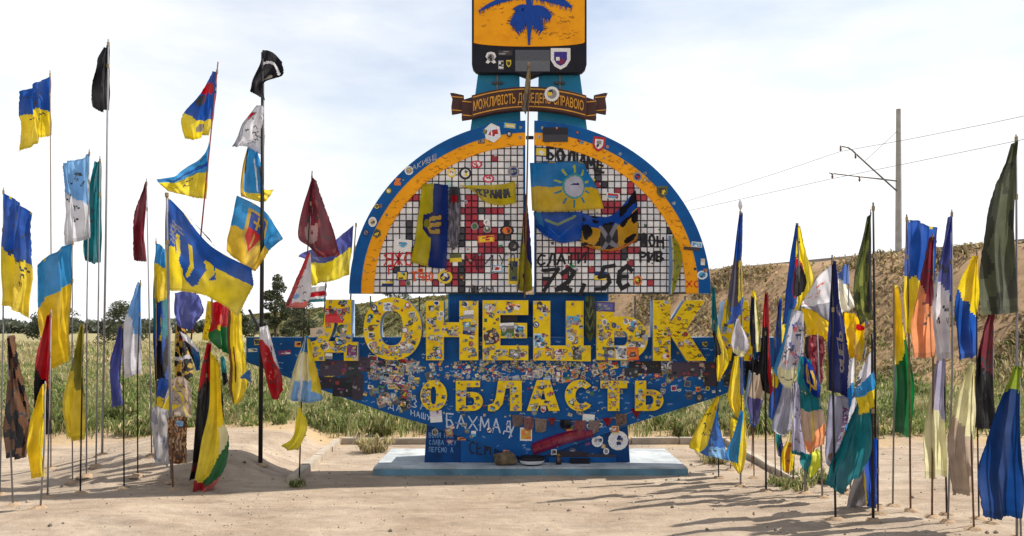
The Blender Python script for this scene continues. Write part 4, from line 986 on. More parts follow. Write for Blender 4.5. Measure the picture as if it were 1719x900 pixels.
def flag(label, pole, rows, ops, s=None, mat=None, r=.014, group='flags left at the monument', finial=False, hung=False, **kw):
    """flag on its own pole: pole = (top px, top py, base px, base py or None)"""
    tx, ty, bx_, by = pole; s = s or gs(by); top = P(tx, ty, s); bs = P(bx_, 700, s); bs.z = gz(bs.x, bs.y)
    root = empty('flag', bs); tag(root, label, 'flag', group)
    if hung: bs.z = P(bx_, by, s).z; root.location = bs
    mid = (top+bs)/2+Vector((random.uniform(-.035,.035), 0, 0)); r *= random.uniform(.85, 1.2)
    pm = MB().tube([bs-Vector((0,0,.12)), mid, top], [r*1.1, r, r*.75], 8).build('pole', mat or STEEL, root, smooth=True)
    if finial: MB().tube([top, top+Vector((0,0,.05)), top+Vector((0,0,.11)), top+Vector((.005,0,.17))], [.012,.034,.028,.008], 8).build('finial', paint('rag_white', (206,204,206), .9, .2, 12), root, smooth=True)
    if not hung:      # trodden soil heaped round the foot
        vs = [(bs.x, bs.y, bs.z+.035)]; a0 = random.random()*6
        for ring, (rr_, zz) in enumerate(((.06, .03), (.12, -.02))):
            for k in range(9): a_ = a0+k*.698; q = rr_*random.uniform(.75, 1.3); vs.append((bs.x+q*math.cos(a_), bs.y+q*math.sin(a_), bs.z+zz+random.uniform(-.008, .01)))
        fs = [(0, 1+k, 1+(k+1) % 9) for k in range(9)]+[(1+k, 10+k, 10+(k+1) % 9, 1+(k+1) % 9) for k in range(9)]
        mesh_obj('soil_heap', vs, fs, SOIL, root, smooth=True)
    if rows:
        for f in (.0, 1.0):      # cord or tape holding the hoist
            r0_, r1_ = rows[0], rows[-1]; hz_ = P(*r0_[0], s).z*(1-f)+P(*rows[1][0], s).z*f; t_ = min(1, max(0, (hz_-bs.z)/(top.z-bs.z))); c_ = bs.lerp(top, t_)
            MB().tube([c_-Vector((0,0,.03)), c_+Vector((0,0,.03))], r*1.35, 8).build('tie', TAPE, root)
    if rows: cloth('cloth', rows, s, ops, parent=root, **kw)
    return root
SOIL = paint('heaped_soil', (158,134,108), .95, .25, 12, (120,98,76), .8); TAPE = paint('packing_tape', (150,132,100), .4, .2, 10)
BI = [('fill','y'), ('v',0,.5,'b')]; BIS = [('fill','y'), ('v',0,.5,'s')]
TRI = [('stroke',[(.5,.2),(.5,.78)],.035,1.2,'y'),('stroke',[(.3,.22),(.3,.62),(.5,.70),(.7,.62),(.7,.22)],.032,1.2,'y')]
SCR = ('scrib', .1, .9, .1, .9, 14, 'dg')
random.seed(5)

# ---- left cluster
def left_cluster():
    s = .97
    t = flag('tall black steel flagpole, the tallest pole left of the arch', (441,88,437,765), None, [], s=s, r=.030)
    flag_only('torn black flag with a white streak at the top of the tall pole', [[(441,84),(458,88),(474,104)],[(436,110),(456,112),(475,127)],[(425,135),(434,139),(443,140)],[(420,154),(432,160),(446,170)]], s, [('fill','k'),('stroke',[(.1,.30),(.5,.24),(.9,.36)],.03,1,'w'),('disc',.75,.52,.13,.07,'fl')], amp=.03, nf=1)
    flag_only('frayed white flag with a small red triangle below the black flag', [[(430,178),(437,176),(443,180)],[(410,205),(426,205),(443,208)],[(399,230),(420,235),(443,240)],[(390,246),(412,246),(443,263)]], s, [('fill','w'),('poly',[(.05,.12),(.35,.12),(.1,.42)],'g'),('u',0,.14,'g'),('poly',[(.02,.16),(.3,.16),(.12,.3)],'r')], amp=.04, nf=1.3)
    flag_only('sky-blue and yellow flag with dark print wrapped on the tall pole', [[(416,238),(424,244),(434,255)],[(406,280),(424,284),(443,290)],[(402,318),(425,322),(446,318)],[(404,329),(440,339),(462,320)]], s, [('fill','s'),('v',.70,1.1,'y'),('u',-.1,.14,'gd'),('stroke',[(.1,.1),(.2,.36)],.06,1,'k'),('stroke',[(.62,.2),(.66,.66)],.025,1,'w'),('poly',[(.75,.25),(1,.25),(1,.55),(.8,.55)],'dg')], amp=.045, nf=1.4)
    flag_only('blue and yellow flag with a red and gold coat of arms', [[(398,328),(432,345),(452,365),(476,401)],[(389,376),(420,390),(440,408),(456,420)],[(382,422),(400,440),(415,450),(430,456)]], s, [('fill',lin((226,186,60))),('v',0,.52,'s'),('poly',[(.22,.10),(.62,.10),(.66,.45),(.45,.88),(.22,.60)],'gd'),('poly',[(.26,.16),(.58,.16),(.60,.44),(.26,.44)],lin((70,90,160))),('poly',[(.26,.44),(.60,.44),(.44,.80),(.26,.58)],lin((206,50,50))),('stroke',[(.43,.2),(.43,.4)],.02,1,'gd'),('stroke',[(.36,.3),(.5,.3)],.02,1,'gd'),('stroke',[(.42,.5),(.42,.7)],.018,1,'gd')], amp=.05, nf=1.2)
    flag('blue flag with a red emblem over yellow, on a leaning red-brown pole', (366,104,303,790), [[(364,120),(358,122),(352,126)],[(364,150),(348,150),(336,155)],[(360,180),(340,185),(318,182)],[(357,205),(335,212),(306,205)],[(352,228),(330,232),(313,234)]], [('fill','b'),('half',.12,1,.72,'y'),('stroke',[(.2,.25),(.9,.2)],.07,1,'r'),('stroke',[(.55,.12),(.5,.34)],.07,1,'r'),('disc',.45,.80,.2,.08,'fl'),('disc',.75,.36,.2,.07,'dg')], s=1.0, mat=REDPOLE, r=.012, amp=.05, nf=1.1)
    flag_only('blue over yellow flag streaming left below the red emblem flag', [[(351,238),(338,265),(300,291),(263,302)],[(349,285),(335,290),(300,303),(270,308)],[(346,333),(325,332),(305,326),(284,322)]], 1.0, [('fill','y'),('v',0,.52,'s'),('v',.30,.4,'b')], amp=.05, nf=1.6)
    flag('large blue over yellow flag with an outlined trident', (280,325,289,815), [[(276,327),(305,354),(358,416),(423,451)],[(275,407),(310,424),(365,452),(425,482)],[(276,488),(315,490),(352,500),(404,532)]], [('fill','y'),('v',0,.5,'b'),('poly',[(.20,.34),(.62,.40),(.66,.70),(.42,.92),(.2,.66)],'b'),('stroke',[(.27,.36),(.28,.5),(.22,.62),(.28,.76)],.05,1.4,'y'),('stroke',[(.42,.38),(.42,.62),(.37,.78)],.03,1.4,'y'),('stroke',[(.58,.50),(.60,.62),(.52,.84)],.055,1.4,'y'),('scrib',.03,.15,.1,.45,7,'fl')], mat=GREYPOLE, r=.02, amp=.06, nf=1.3, nu=80, nv=60)
    flag_only('violet-blue crumpled flag hanging beneath the trident flag', [[(292,492),(315,489),(339,500)],[(291,522),(315,528),(344,522)],[(296,547),(318,553),(330,545)]], .96, [('fill','p')], amp=.05, nf=1.5)
    s = .99
    flag('narrow yellow flag hanging left of the red and green one', (356,500,352,800), [[(348,505),(354,506),(360,508)],[(344,540),(352,541),(359,542)],[(340,570),(350,572),(357,570)]], [('fill','y')], s=s, amp=.03, nf=1.4, mat=WOODPOLE, r=.01)
    flag_only('red over green flag with a pale crest', [[(357,508),(372,506),(388,516)],[(356,540),(370,541),(388,550)],[(352,565),(372,570),(386,585)],[(368,585),(374,590),(381,594)]], s-.01, [('fill','r'),('half',.25,1,.55,'G'),('disc',.5,.30,.12,.10,'pk'),('disc',.4,.44,.1,.06,'y')], amp=.04, nf=1.6)
    flag_only('long yellow flag with brown stain hanging beside the red and green flag', [[(384,520),(394,520),(404,526)],[(382,560),(395,566),(406,572)],[(386,610),(398,612),(411,606)],[(384,650),(398,660),(415,648)],[(390,676),(396,680),(404,672)]], s-.02, [('fill','y'),('u',.0,.16,'br'),('stroke',[(.3,.4),(.35,.6)],.06,1,'br')], amp=.04, nf=1.5)
    flag_only('small blue scrap at the end of the long yellow flag', [[(404,632),(412,625),(420,620)],[(403,636),(413,636),(422,643)]], s-.03, [('fill',lin((70,120,190)))], amp=.02, nf=1)
    flag_only('black, white and green strip hanging behind the yellow flag', [[(370,600),(374,598),(379,602)],[(372,625),(377,626),(381,628)],[(374,645),(378,648),(382,640)]], s, [('fill','t'),('v',.5,1,'k')], amp=.02, nf=1)
    s = .90
    flag('red over black flag hanging to the ground at left', (352,572,330,806), [[(346,575),(352,576),(356,579)],[(335,630),(345,630),(354,640)],[(327,700),(338,700),(351,700)],[(322,770),(334,770),(345,780)],[(318,806),(327,804),(338,808)]], [('fill','k'),('half',-.12,-1,-.36,'r'),('disc',.4,.84,.2,.05,'m')], s=s, amp=.05, nf=1.6, r=.012)
    flag_only('yellow and green flag with a salmon red corner touching the sand', [[(354,590),(361,600),(366,610)],[(352,680),(364,690),(373,700)],[(340,740),(360,750),(384,735)],[(334,788),(350,800),(374,790)],[(325,826),(334,830),(347,836)]], s-.02, [('fill','y'),('poly',[(.7,.35),(1.1,.3),(1.1,.9),(.8,.9)],'c'),('half',.55,1,1.02,'G'),('v',.86,1.1,'r'),('half',.4,1,1.16,'pk')], amp=.05, nf=1.7)
    flag_only('narrow black flag edge behind the yellow and green flag', [[(362,602),(365,606),(368,614)],[(366,650),(371,660),(375,670)],[(366,700),(372,706),(376,700)]], s+.03, [('fill','k')], amp=.02, nf=1)
    flag('mottled brown camouflage cloth hung on a short pole', (291,690,291,824), [[(281,702),(297,699),(313,701)],[(282,740),(298,741),(313,740)],[(283,777),(298,779),(313,778)]], [('fill',lin((150,106,70))),('camo',14,.05,2,lin((96,62,44))),('camo',14,-2,-.25,lin((196,160,118))),('poly',[(.45,.08),(.85,.08),(.8,.2),(.5,.2)],'lb')], s=.885, mat=WOODPOLE, r=.014, amp=.015, nf=1.2)
    flag_only('grey flag with thin yellow arcs and a yellow star point', [[(288,637),(302,632),(318,640)],[(276,665),(298,664),(324,672)],[(268,690),(296,698),(325,700)]], .93, [('fill',lin((186,168,150))),('poly',[(0,.4),(.35,.45),(.3,1),(0,1)],'g'),('stroke',[(.4,.1),(.7,.35),(.95,.9)],.03,1.2,'gd'),('stroke',[(.3,.25),(.6,.5),(.8,.95)],.025,1.2,'y'),('poly',[(.0,.85),(.3,.3),(.3,.75),(.65,.72),(.2,.95)],'y')], amp=.04, nf=1.4)
    flag_only('dusty white cloth hanging low at the left edge', [[(256,684),(268,682),(280,690)],[(256,730),(270,728),(284,740)],[(256,770),(268,780),(282,786)]], .90, [('fill',lin((196,192,192))),('camo',5,.2,2,'g')], amp=.06, nf=1.5)
    flag_only('blue and yellow tattered flag behind the grey pole', [[(262,640),(272,634),(284,640)],[(260,660),(270,662),(280,668)],[(262,680),(268,684),(272,688)]], .98, [('fill','b'),('v',.6,1.1,'y')], amp=.04, nf=1.3)
    flag_only('thin black flag with a white edge slanting behind the trident flag', [[(307,352),(310,356),(313,358)],[(330,378),(334,384),(338,388)],[(352,402),(358,410),(362,414)]], 1.06, [('fill','k'),('u',.7,1.1,'w')], amp=.02, nf=1)
    flag('dark cluster of teal, yellow and black cloth strips at the left edge', (270,430,272,800), [[(262,432),(268,428),(274,436)],[(258,500),(266,504),(278,500)],[(256,570),(268,580),(282,575)],[(258,640),(270,636),(280,640)]], [('fill','t'),('u',.35,.6,'y'),('v',.62,1.1,'k'),('camo',6,.15,1,'b')], s=1.02, amp=.06, nf=2.2)
    flag_only('black flag with yellow print hanging right of the grey pole', [[(296,540),(302,538),(310,545)],[(292,590),(304,595),(318,590)],[(294,636),(306,640),(322,632)]], .99, [('fill','k'),('camo',7,.12,2,'gd'),('poly',[(.5,.0),(.8,.0),(.8,.3),(.55,.3)],'pk'),('v',.55,.62,'w')], amp=.05, nf=1.8)
    flag_only('blue strip with a white upper edge hanging left of the red flag', [[(300,556),(318,566),(333,585)],[(316,590),(326,596),(334,600)],[(328,618),(332,622),(336,620)]], .97, [('fill',lin((30,90,150))),('v',0,.22,'w'),('poly',[(0,.22),(.5,.22),(.4,1),(0,1)],'k')], amp=.03, nf=1)
    flag_only('white over red flag with small figures on the tall pole', [[(436,550),(443,548),(449,546)],[(437,585),(450,588),(462,590)],[(446,630),(460,635),(473,630)],[(457,668),(465,671),(475,656)]], .96, [('fill','r'),('half',.55,-1,-.02,'w'),('v',0,.2,'w'),('disc',.75,.30,.1,.04,'r'),('scrib',.1,.7,.35,.8,9,'pk')], amp=.035, nf=1.3)
    MB_ = MB().tube([P(418,520,.965), P(440,560,.965)], .022, 7); tag(MB_.build('broken_flagpole', STEEL), 'short black stick leaning against the tall pole', 'pole')
    # pole by the kerb with four cloths
    s = .93
    flag('dark red flag with a pale eagle print on the pole by the kerb', (524,287,502,815), [[(524,298),(527,300),(531,304)],[(511,342),(528,346),(546,352)],[(501,397),(526,402),(562,398)],[(519,414),(538,432),(570,428)]], [('fill','m'),('camo',5,.12,.5,lin((170,90,84))),('disc',.42,.55,.22,.2,lin((190,150,146))),('camo',8,-.6,-.2,'m')], s=s, amp=.06, nf=1.5, r=.012)
    flag_only('red and white flag trailing left below the dark red one', [[(522,424),(520,424),(517,426)],[(523,460),(510,462),(497,466)],[(522,490),(500,495),(483,500)],[(514,516),(497,517),(478,515)]], s-.01, [('fill','w'),('half',1,-.35,.42,lin((206,70,72))),('v',.86,1.1,'pk'),('disc',.55,.7,.12,.06,'lb'),('poly',[(.8,.7),(1.1,.7),(1.1,1),(.85,.95)],'m')], amp=.035, nf=1.3)
    flag_only('small blue, pale yellow and light blue flag tied in a cone', [[(512,562),(515,565),(519,570)],[(498,602),(514,606),(527,608)],[(487,640),(513,646),(535,640)],[(480,668),(511,676),(543,672)]], s-.02, [('fill','c'),('v',0,.22,'s'),('half',.0,1,.62,'lb'),('u',.72,1.1,'y'),('half',-.35,1,.55,'lb'),('u',.3,.36,'w'),('u',.0,.12,'c')], amp=.06, nf=2.2)
    flag_only('yellow ribbon knotted low on the pole by the kerb', [[(502,682),(507,690),(512,700)],[(497,708),(505,713),(514,718)],[(490,735),(498,738),(507,742)],[(471,749),(485,755),(500,756)]], s-.02, [('fill',lin((236,222,60)))], amp=.04, nf=1.3)
    flag('violet-blue over yellow flag beside the arch\'s left end', (598,374,583,640), [[(594,378),(570,398),(540,412),(498,430)],[(592,415),(570,428),(545,442),(515,440)],[(588,462),(560,470),(540,475),(522,480)]], [('fill',lin((226,206,40))),('v',0,.5,lin((76,82,150)))], s=1.019, hung=True, amp=.07, nf=1.6, r=.012)
    flag('small flag of white, red and green stripes behind the first large letter', (547,474,545,632), [[(547,480),(531,481),(516,484)],[(547,494),(531,495),(514,498)],[(547,506),(531,507),(516,508)]], [('fill','w'),('v',.3,.6,'r'),('v',.78,1.1,'t')], s=1.019, hung=True, amp=.02, nf=1)
left_cluster()

# ---- right cluster
def right_cluster():
    s = .90
    flag('narrow blue and yellow flag with grey print and a white rag on top', (1243,352,1243,812), [[(1241,358),(1243,357),(1246,358)],[(1231,430),(1240,430),(1247,425)],[(1221,500),(1235,505),(1249,490)],[(1218,546),(1232,542),(1245,526)]], [('fill','b'),('poly',[(.5,.38),(1.1,.36),(1.1,.72),(.6,.72)],'y'),('poly',[(-.1,.30),(.5,.38),(.58,.74),(-.1,.74)],lin((84,80,100))),('half',-.5,1,.62,'ol'),('poly',[(.45,.78),(1.1,.72),(1.1,1.1),(.1,1.0)],'b')], s=s, mat=GREYPOLE, finial=True, amp=.045, nf=1.5, r=.012)
    flag_only('grey-white diamond-shaped cloth on the pole with the white rag', [[(1237,535),(1239,535),(1241,538)],[(1229,570),(1243,570),(1258,577)],[(1232,592),(1238,598),(1246,600)]], s-.01, [('fill',lin((200,196,204))),('v',.8,1.1,'c')], amp=.03, nf=1.1)
    flag_only('long yellow and blue flag hanging below the diamond cloth', [[(1233,598),(1240,598),(1250,600)],[(1224,640),(1236,645),(1250,640)],[(1222,672),(1236,678),(1248,670)],[(1236,700),(1242,705),(1247,700)]], s, [('fill','y'),('poly',[(.55,0),(1.1,0),(1.1,.6),(.75,.55)],'b')], amp=.04, nf=1.6)
    flag_only('light blue and yellow flag tail low on the white-rag pole', [[(1243,690),(1246,690),(1250,692)],[(1232,730),(1243,728),(1252,725)],[(1221,762),(1238,765),(1252,765)],[(1236,790),(1241,796),(1246,790)]], s-.01, [('fill','s'),('half',1,.25,.78,'y'),('v',.8,1.1,'y')], amp=.035, nf=1.5)
    s = .95
    flag('thin teal and yellow cloth on the pole at the last large letter', (1197,478,1207,800), [[(1195,480),(1197,480),(1199,482)],[(1194,540),(1201,545),(1208,550)],[(1200,590),(1210,590),(1224,602)],[(1203,640),(1207,640),(1212,634)]], [('fill','y'),('half',-.4,-1,-.62,'t'),('poly',[(.0,.45),(.4,.4),(.5,.7),(.1,.75)],'k')], s=s, amp=.03, nf=1.4, r=.010)
    flag_only('yellow and blue flag billowing low in front of the right wing', [[(1203,664),(1205,666),(1208,668)],[(1178,700),(1192,705),(1207,714)],[(1160,738),(1185,745),(1214,740)],[(1157,752),(1190,766),(1223,773)]], s-.02, [('fill','y'),('half',1,.75,1.0,lin((30,104,190))),('poly',[(.55,.72),(1.0,.8),(.9,1.1),(.4,1.1)],'lb')], amp=.05, nf=1.6)
    flag('slim red and black flag on a straight dark pole', (1286,486,1286,832), [[(1284,490),(1286,490),(1288,491)],[(1278,560),(1286,560),(1292,560)],[(1275,620),(1285,630),(1298,640)],[(1280,655),(1288,660),(1296,665)]], [('fill','k'),('v',0,.28,'r'),('u',.62,1.1,'r')], s=.875, amp=.035, nf=1.4, r=.013)
    flag('black strip with a pale green and yellow edge, left of the red and black flag', (1264,486,1266,790), [[(1262,487),(1266,488),(1270,496)],[(1259,540),(1267,545),(1275,548)],[(1260,580),(1268,590),(1277,590)]], [('fill',lin((40,44,70))),('u',.62,.8,'c'),('u',.8,1.1,'ol'),('v',0,.1,'y')], s=.95, amp=.03, nf=1.3, r=.009)
    flag_only('taupe and violet flag with a white-blue edge behind the red and black one', [[(1262,600),(1274,604),(1286,606)],[(1254,640),(1268,646),(1285,650)],[(1249,672),(1264,674),(1283,676)],[(1262,708),(1268,713),(1278,690)]], .97, [('fill','be'),('v',.6,1.1,lin((84,80,130))),('u',0,.2,'lb'),('u',.1,.15,'w'),('v',0,.18,'k')], amp=.04, nf=1.4)
    flag_only('dark cloth with yellow trim hanging behind the white diamond', [[(1248,580),(1262,585),(1276,582)],[(1246,620),(1260,626),(1274,622)],[(1250,655),(1258,660),(1268,652)]], 1.0, [('fill','k'),('half',1,1,1.5,'n'),('camo',7,.2,2,'p')], amp=.04, nf=1.5)
    s = .86
    flag('blue and yellow flag with a red and black patch on a tall pole', (1338,376,1352,884), [[(1336,378),(1338,377),(1341,380)],[(1327,430),(1338,432),(1352,428)],[(1318,500),(1335,500),(1366,476)],[(1311,546),(1330,534),(1345,502)]], [('fill','b'),('half',1,-.12,.50,'y'),('disc',.53,.50,.22,.17,'r'),('disc',.60,.54,.17,.13,'k')], s=s, mat=GREYPOLE, amp=.05, nf=1.5, r=.015)
    flag_only('pale signed flag with a blue edge below the red and black patch', [[(1324,518),(1337,521),(1350,526)],[(1312,572),(1330,580),(1353,575)],[(1299,618),(1325,625),(1349,612)],[(1302,628),(1322,652),(1343,632)]], s-.01, [('fill',lin((206,204,212))),('v',.62,1.1,'c'),('half',-1,-.1,-.22,'s'),('scrib',.3,.9,.1,.6,18,'p'),('scrib',.3,.9,.1,.6,8,'pk')], amp=.045, nf=1.5)
    flag_only('plain grey flag hanging below the signed flag', [[(1316,640),(1324,645),(1332,640)],[(1306,680),(1320,684),(1331,680)],[(1295,716),(1312,722),(1330,718)],[(1301,726),(1316,732),(1324,726)]], s+.01, [('fill',lin((168,168,184))),('v',.9,1.1,'w')], amp=.035, nf=1.3)
    flag('yellow and dark blue scraps low on a thin pole', (1331,640,1331,802), [[(1300,722),(1306,724),(1313,730)],[(1302,745),(1309,750),(1316,752)],[(1306,765),(1312,768),(1322,772)]], [('fill','t'),('half',1,1,.9,'n'),('u',0,.2,'y')], s=.91, mat=GREYPOLE, amp=.03, nf=1.2, r=.016)
    flag_only('crumpled yellow and orange flag low beside the grey pole', [[(1328,690),(1332,692),(1336,700)],[(1321,735),(1330,738),(1338,735)],[(1312,760),(1324,764),(1334,758)],[(1314,790),(1322,794),(1330,788)]], .885, [('fill','y'),('u',.3,.5,lin((206,130,30))),('v',0,.4,'c')], amp=.035, nf=1.6)
    flag_only('long lilac-white strip on the second grey pole', [[(1334,640),(1340,641),(1346,646)],[(1331,700),(1339,703),(1348,705)],[(1330,762),(1340,764),(1352,768)]], .85, [('fill','li'),('v',.95,1.1,'t')], amp=.03, nf=1.2)
    s = .84
    flag_only('deep blue cloth with a golden trident over teal', [[(1342,598),(1352,600),(1362,606)],[(1340,630),(1356,634),(1373,640)],[(1342,655),(1358,662),(1374,668)]], s, [('fill','t'),('poly',[(.28,.0),(1.1,.1),(1.1,1.1),(.28,.72)],lin((20,50,140))),('stroke',[(.62,.12),(.62,.85)],.05,1,'gd'),('stroke',[(.45,.2),(.45,.6),(.85,.75),(.85,.3)],.045,1,'gd')], amp=.04, nf=1.2)
    flag('teal, beige and peach flag hanging right of the lilac strip', (1372,560,1381,845), [[(1342,656),(1357,662),(1374,666)],[(1344,690),(1360,695),(1380,690)],[(1348,730),(1362,735),(1384,722)],[(1352,752),(1364,763),(1380,742)]], [('fill',lin((206,180,158))),('v',0,.3,'t'),('half',.3,1,.82,'o'),('poly',[(.5,.3),(.75,.3),(.7,.7),(.4,.75)],lin((240,214,120)))], s=s, mat=GREYPOLE, amp=.045, nf=1.6, r=.012)
    flag_only('dark red patterned flag between signed flag and navy flag', [[(1352,566),(1366,562),(1384,566)],[(1352,600),(1368,604),(1386,602)],[(1360,635),(1372,645),(1384,640)]], .87, [('fill','m'),('camo',8,.08,1,lin((190,110,120))),('u',.0,.14,'k')], amp=.04, nf=1.6)
    flag_only('teal and lime streamer near the ground between grey poles', [[(1345,758),(1358,762),(1372,752)],[(1344,776),(1362,780),(1378,765)],[(1352,790),(1362,802),(1378,782)]], .85, [('fill','t'),('half',1,.6,.75,lin((214,220,60)))], amp=.03, nf=1.4)
    flag_only('white flag with grey folds flying left behind the navy flag', [[(1400,440),(1380,458),(1362,484),(1345,506)],[(1402,490),(1382,500),(1362,510),(1346,513)],[(1404,540),(1386,536),(1366,524),(1352,516)]], .90, [('fill','w'),('half',.0,1,.62,'g'),('scrib',.2,.8,.1,.5,8,'pk')], amp=.05, nf=1.6)
    flag_only('bright yellow flag bulging out below the white flag', [[(1345,517),(1370,523),(1396,548)],[(1350,545),(1372,550),(1397,562)],[(1352,560),(1372,567),(1397,578)]], .89, [('fill',lin((244,206,16)))], amp=.05, nf=1.3)
    flag('cream and white flag right of the navy flag with a blue corner', (1424,436,1428,850), [[(1424,442),(1416,448),(1408,458)],[(1424,480),(1415,486),(1407,500)],[(1438,515),(1422,522),(1408,526)]], [('fill',lin((236,232,214))),('half',-.4,-1,-.52,lin((86,120,190)))], s=.88, mat=GREYPOLE, amp=.04, nf=1.4, r=.011)
    flag_only('rumpled golden yellow flag between navy flag and camouflage flag', [[(1418,524),(1436,528),(1452,540)],[(1420,560),(1436,565),(1452,570)],[(1428,600),(1438,606),(1450,596)]], .86, [('fill',lin((240,200,20))),('disc',.7,.25,.12,.07,'r'),('half',1,.2,.95,'b')], amp=.06, nf=1.9)
    s = .75
    flag('tall navy flag with pale vertical lettering', (1397,428,1403,905), [[(1396,440),(1398,438),(1402,440)],[(1392,520),(1402,520),(1417,530)],[(1388,590),(1405,595),(1428,602)],[(1388,655),(1407,660),(1426,668)]], [('fill','n'),('poly',[(-.1,.42),(.16,.42),(.12,1.1),(-.1,1.1)],'ol'),('text','ОПЕР',.50,.80,.20,.085,True,.013,'fl'),('text','С',.58,.36,.17,.08,True,.013,'fl')], s=s, amp=.045, nf=1.3, r=.014, nu=70, nv=90)
    flag_only('grey-lilac flag with violet script below the navy one', [[(1392,662),(1406,664),(1425,668)],[(1388,705),(1406,708),(1424,705)],[(1386,750),(1398,752),(1412,745)],[(1388,778),(1394,784),(1402,775)]], s+.01, [('fill',lin((160,160,182))),('text','СЛАВА',.72,.62,.22,.10,True,.018,'PU' if False else lin((110,70,110))),('disc',.4,.82,.16,.08,'br')], amp=.03, nf=1.3)
    flag_only('white flag with dark lettering slanting in from the right', [[(1462,590),(1456,600),(1450,612)],[(1462,640),(1446,650),(1434,664)],[(1450,690),(1436,700),(1424,712)]], .80, [('fill',lin((214,212,220))),('text','МИР',.75,.55,.25,.12,True,.02,'dg')], amp=.03, nf=1.3)
    flag('big teal flag hanging like a sack at the lower right', (1464,560,1466,890), [[(1462,632),(1453,650),(1444,676)],[(1462,690),(1438,702),(1420,732)],[(1460,745),(1428,755),(1399,782)],[(1442,795),(1416,828),(1388,812)]], [('fill','t'),('u',.5,.56,lin((10,90,104)))], s=.745, amp=.06, nf=1.8, r=.015)
    flag_only('blue and yellow folded flag over the teal flag', [[(1466,622),(1452,640),(1432,652)],[(1468,652),(1456,662),(1438,668)],[(1468,684),(1456,690),(1444,697)]], .73, [('fill','y'),('v',0,.5,'s')], amp=.04, nf=1.2)
    flag_only('grey cloth hanging to the ground behind the teal flag', [[(1446,770),(1458,780),(1472,775)],[(1434,810),(1452,815),(1470,810)],[(1420,860),(1440,852),(1466,848)]], .80, [('fill',lin((112,108,108)))], amp=.04, nf=1.4)
    flag('camouflage flag with a dark grey border at the right', (1466,340,1470,880), [[(1463,350),(1460,358),(1456,370)],[(1465,430),(1450,436),(1437,446)],[(1467,500),(1448,508),(1428,505)],[(1468,532),(1455,540),(1440,548)]], [('fill',lin((96,106,54))),('camo',6,.1,2,lin((58,64,40))),('camo',6,-2,-.28,lin((140,146,76))),('u',-.1,.32,lin((64,66,70)))], s=.80, amp=.05, nf=1.4, r=.016)
right_cluster()
flag('wide yellow over blue flag drooping between red-black flag and signed flag', (1300,560,1302,815), [[(1302,566),(1310,566),(1318,572)],[(1298,610),(1308,614),(1322,612)],[(1292,660),(1306,668),(1322,660)],[(1290,700),(1304,708),(1318,698)]], [('fill','y'),('half',.2,1,.62,'b')], s=.94, amp=.05, nf=1.7, mat=WOODPOLE, r=.010)
flag('white and sky-blue flag hanging low right of the navy lettering', (1436,560,1440,850), [[(1434,600),(1426,604),(1418,612)],[(1434,650),(1424,656),(1414,660)],[(1436,720),(1424,726),(1412,716)]], [('fill','s'),('v',0,.45,'w')], s=.83, amp=.045, nf=1.6, mat=GREYPOLE, r=.010)
flag('small yellow flag with black letters beside the right kerb corner', (1225,690,1226,780), [[(1225,700),(1232,703),(1240,708)],[(1225,722),(1233,726),(1241,728)],[(1225,742),(1232,747),(1238,744)]], [('fill','y'),('scrib',.2,.8,.2,.8,8,'k')], s=1.0, amp=.02, nf=1.2, mat=WOODPOLE, r=.008)
flag('blue flag with yellow edge tucked behind the pale signed flag', (1306,498,1312,800), [[(1308,500),(1310,502),(1313,506)],[(1302,560),(1309,565),(1318,562)],[(1298,620),(1308,628),(1318,618)]], [('fill','b'),('u',.7,1.1,'y')], s=.93, amp=.04, nf=1.5, r=.010)
flag('small tricolour ribbon of yellow, white and blue near the right kerb', (1262,640,1262,770), [[(1262,648),(1268,650),(1275,655)],[(1258,680),(1266,684),(1276,684)],[(1260,712),(1266,718),(1272,710)]], [('fill','y'),('v',.35,.6,'w'),('v',.6,1.1,'b')], s=1.02, amp=.03, nf=1.3, mat=WOODPOLE, r=.008)
flag('dark green flag with a golden emblem low between two grey poles', (1412,640,1420,835), [[(1412,690),(1422,692),(1436,700)],[(1408,730),(1422,736),(1438,732)],[(1410,770),(1420,778),(1432,766)]], [('fill',lin((30,70,50))),('disc',.5,.5,.2,.18,'gd')], s=.86, amp=.04, nf=1.4, mat=WOODPOLE, r=.010)
flag('short blue flag hanging to the ground right of the grey cloth', (1474,700,1474,868), [[(1474,735),(1464,738),(1452,745)],[(1474,790),(1462,796),(1450,790)],[(1474,846),(1462,852),(1451,846)]], [('fill',lin((24,80,190))),('u',.8,1.1,'y')], s=.77, amp=.04, nf=1.4, r=.012)
flag('yellow and sky-blue flag left of the trident flag pole', (262,400,264,806), [[(262,408),(270,412),(279,420)],[(260,450),(270,456),(282,460)],[(260,500),(268,508),(279,500)]], [('fill','y'),('v',0,.4,'s')], s=.98, amp=.04, nf=1.4, mat=WOODPOLE, r=.010)

# ---- outer flags, beyond both clusters (each with its own shape)
def outer(label, x, top, base, cols, wpx=44, hpx=150, side=-1, r=.013, mat=None, sway=0, ops=None, fly=0.0):
    """hanging or half-flying flag on a pole at photo column x"""
    rows = []; n = 4
    for i in range(n):
        t = i/(n-1); w = wpx*(.10+.90*t**.7)*(1-.35*max(0, t-.75)/.25) if fly == 0 else wpx*(1-.12*t)
        y = top+8+hpx*t; dr = fly*hpx
        rows.append([(x+sway*t, y), (x+sway*t+side*w*.5, y+random.uniform(-4,6)+dr*.35), (x+sway*t+side*w, y+random.uniform(-8,8)+dr)])
    mat = mat or random.choice([GREYPOLE, WOODPOLE, STEEL, GREYPOLE]); r = r*.8
    return flag(label, (x, top, x+random.uniform(-12,12), base), rows, ops or [('fill', cols[0])]+([('half', .25, 1, .62, cols[1])] if len(cols) > 1 else []), amp=.055, nf=1.6, r=r, mat=mat, s=gs(base))
random.seed(77)
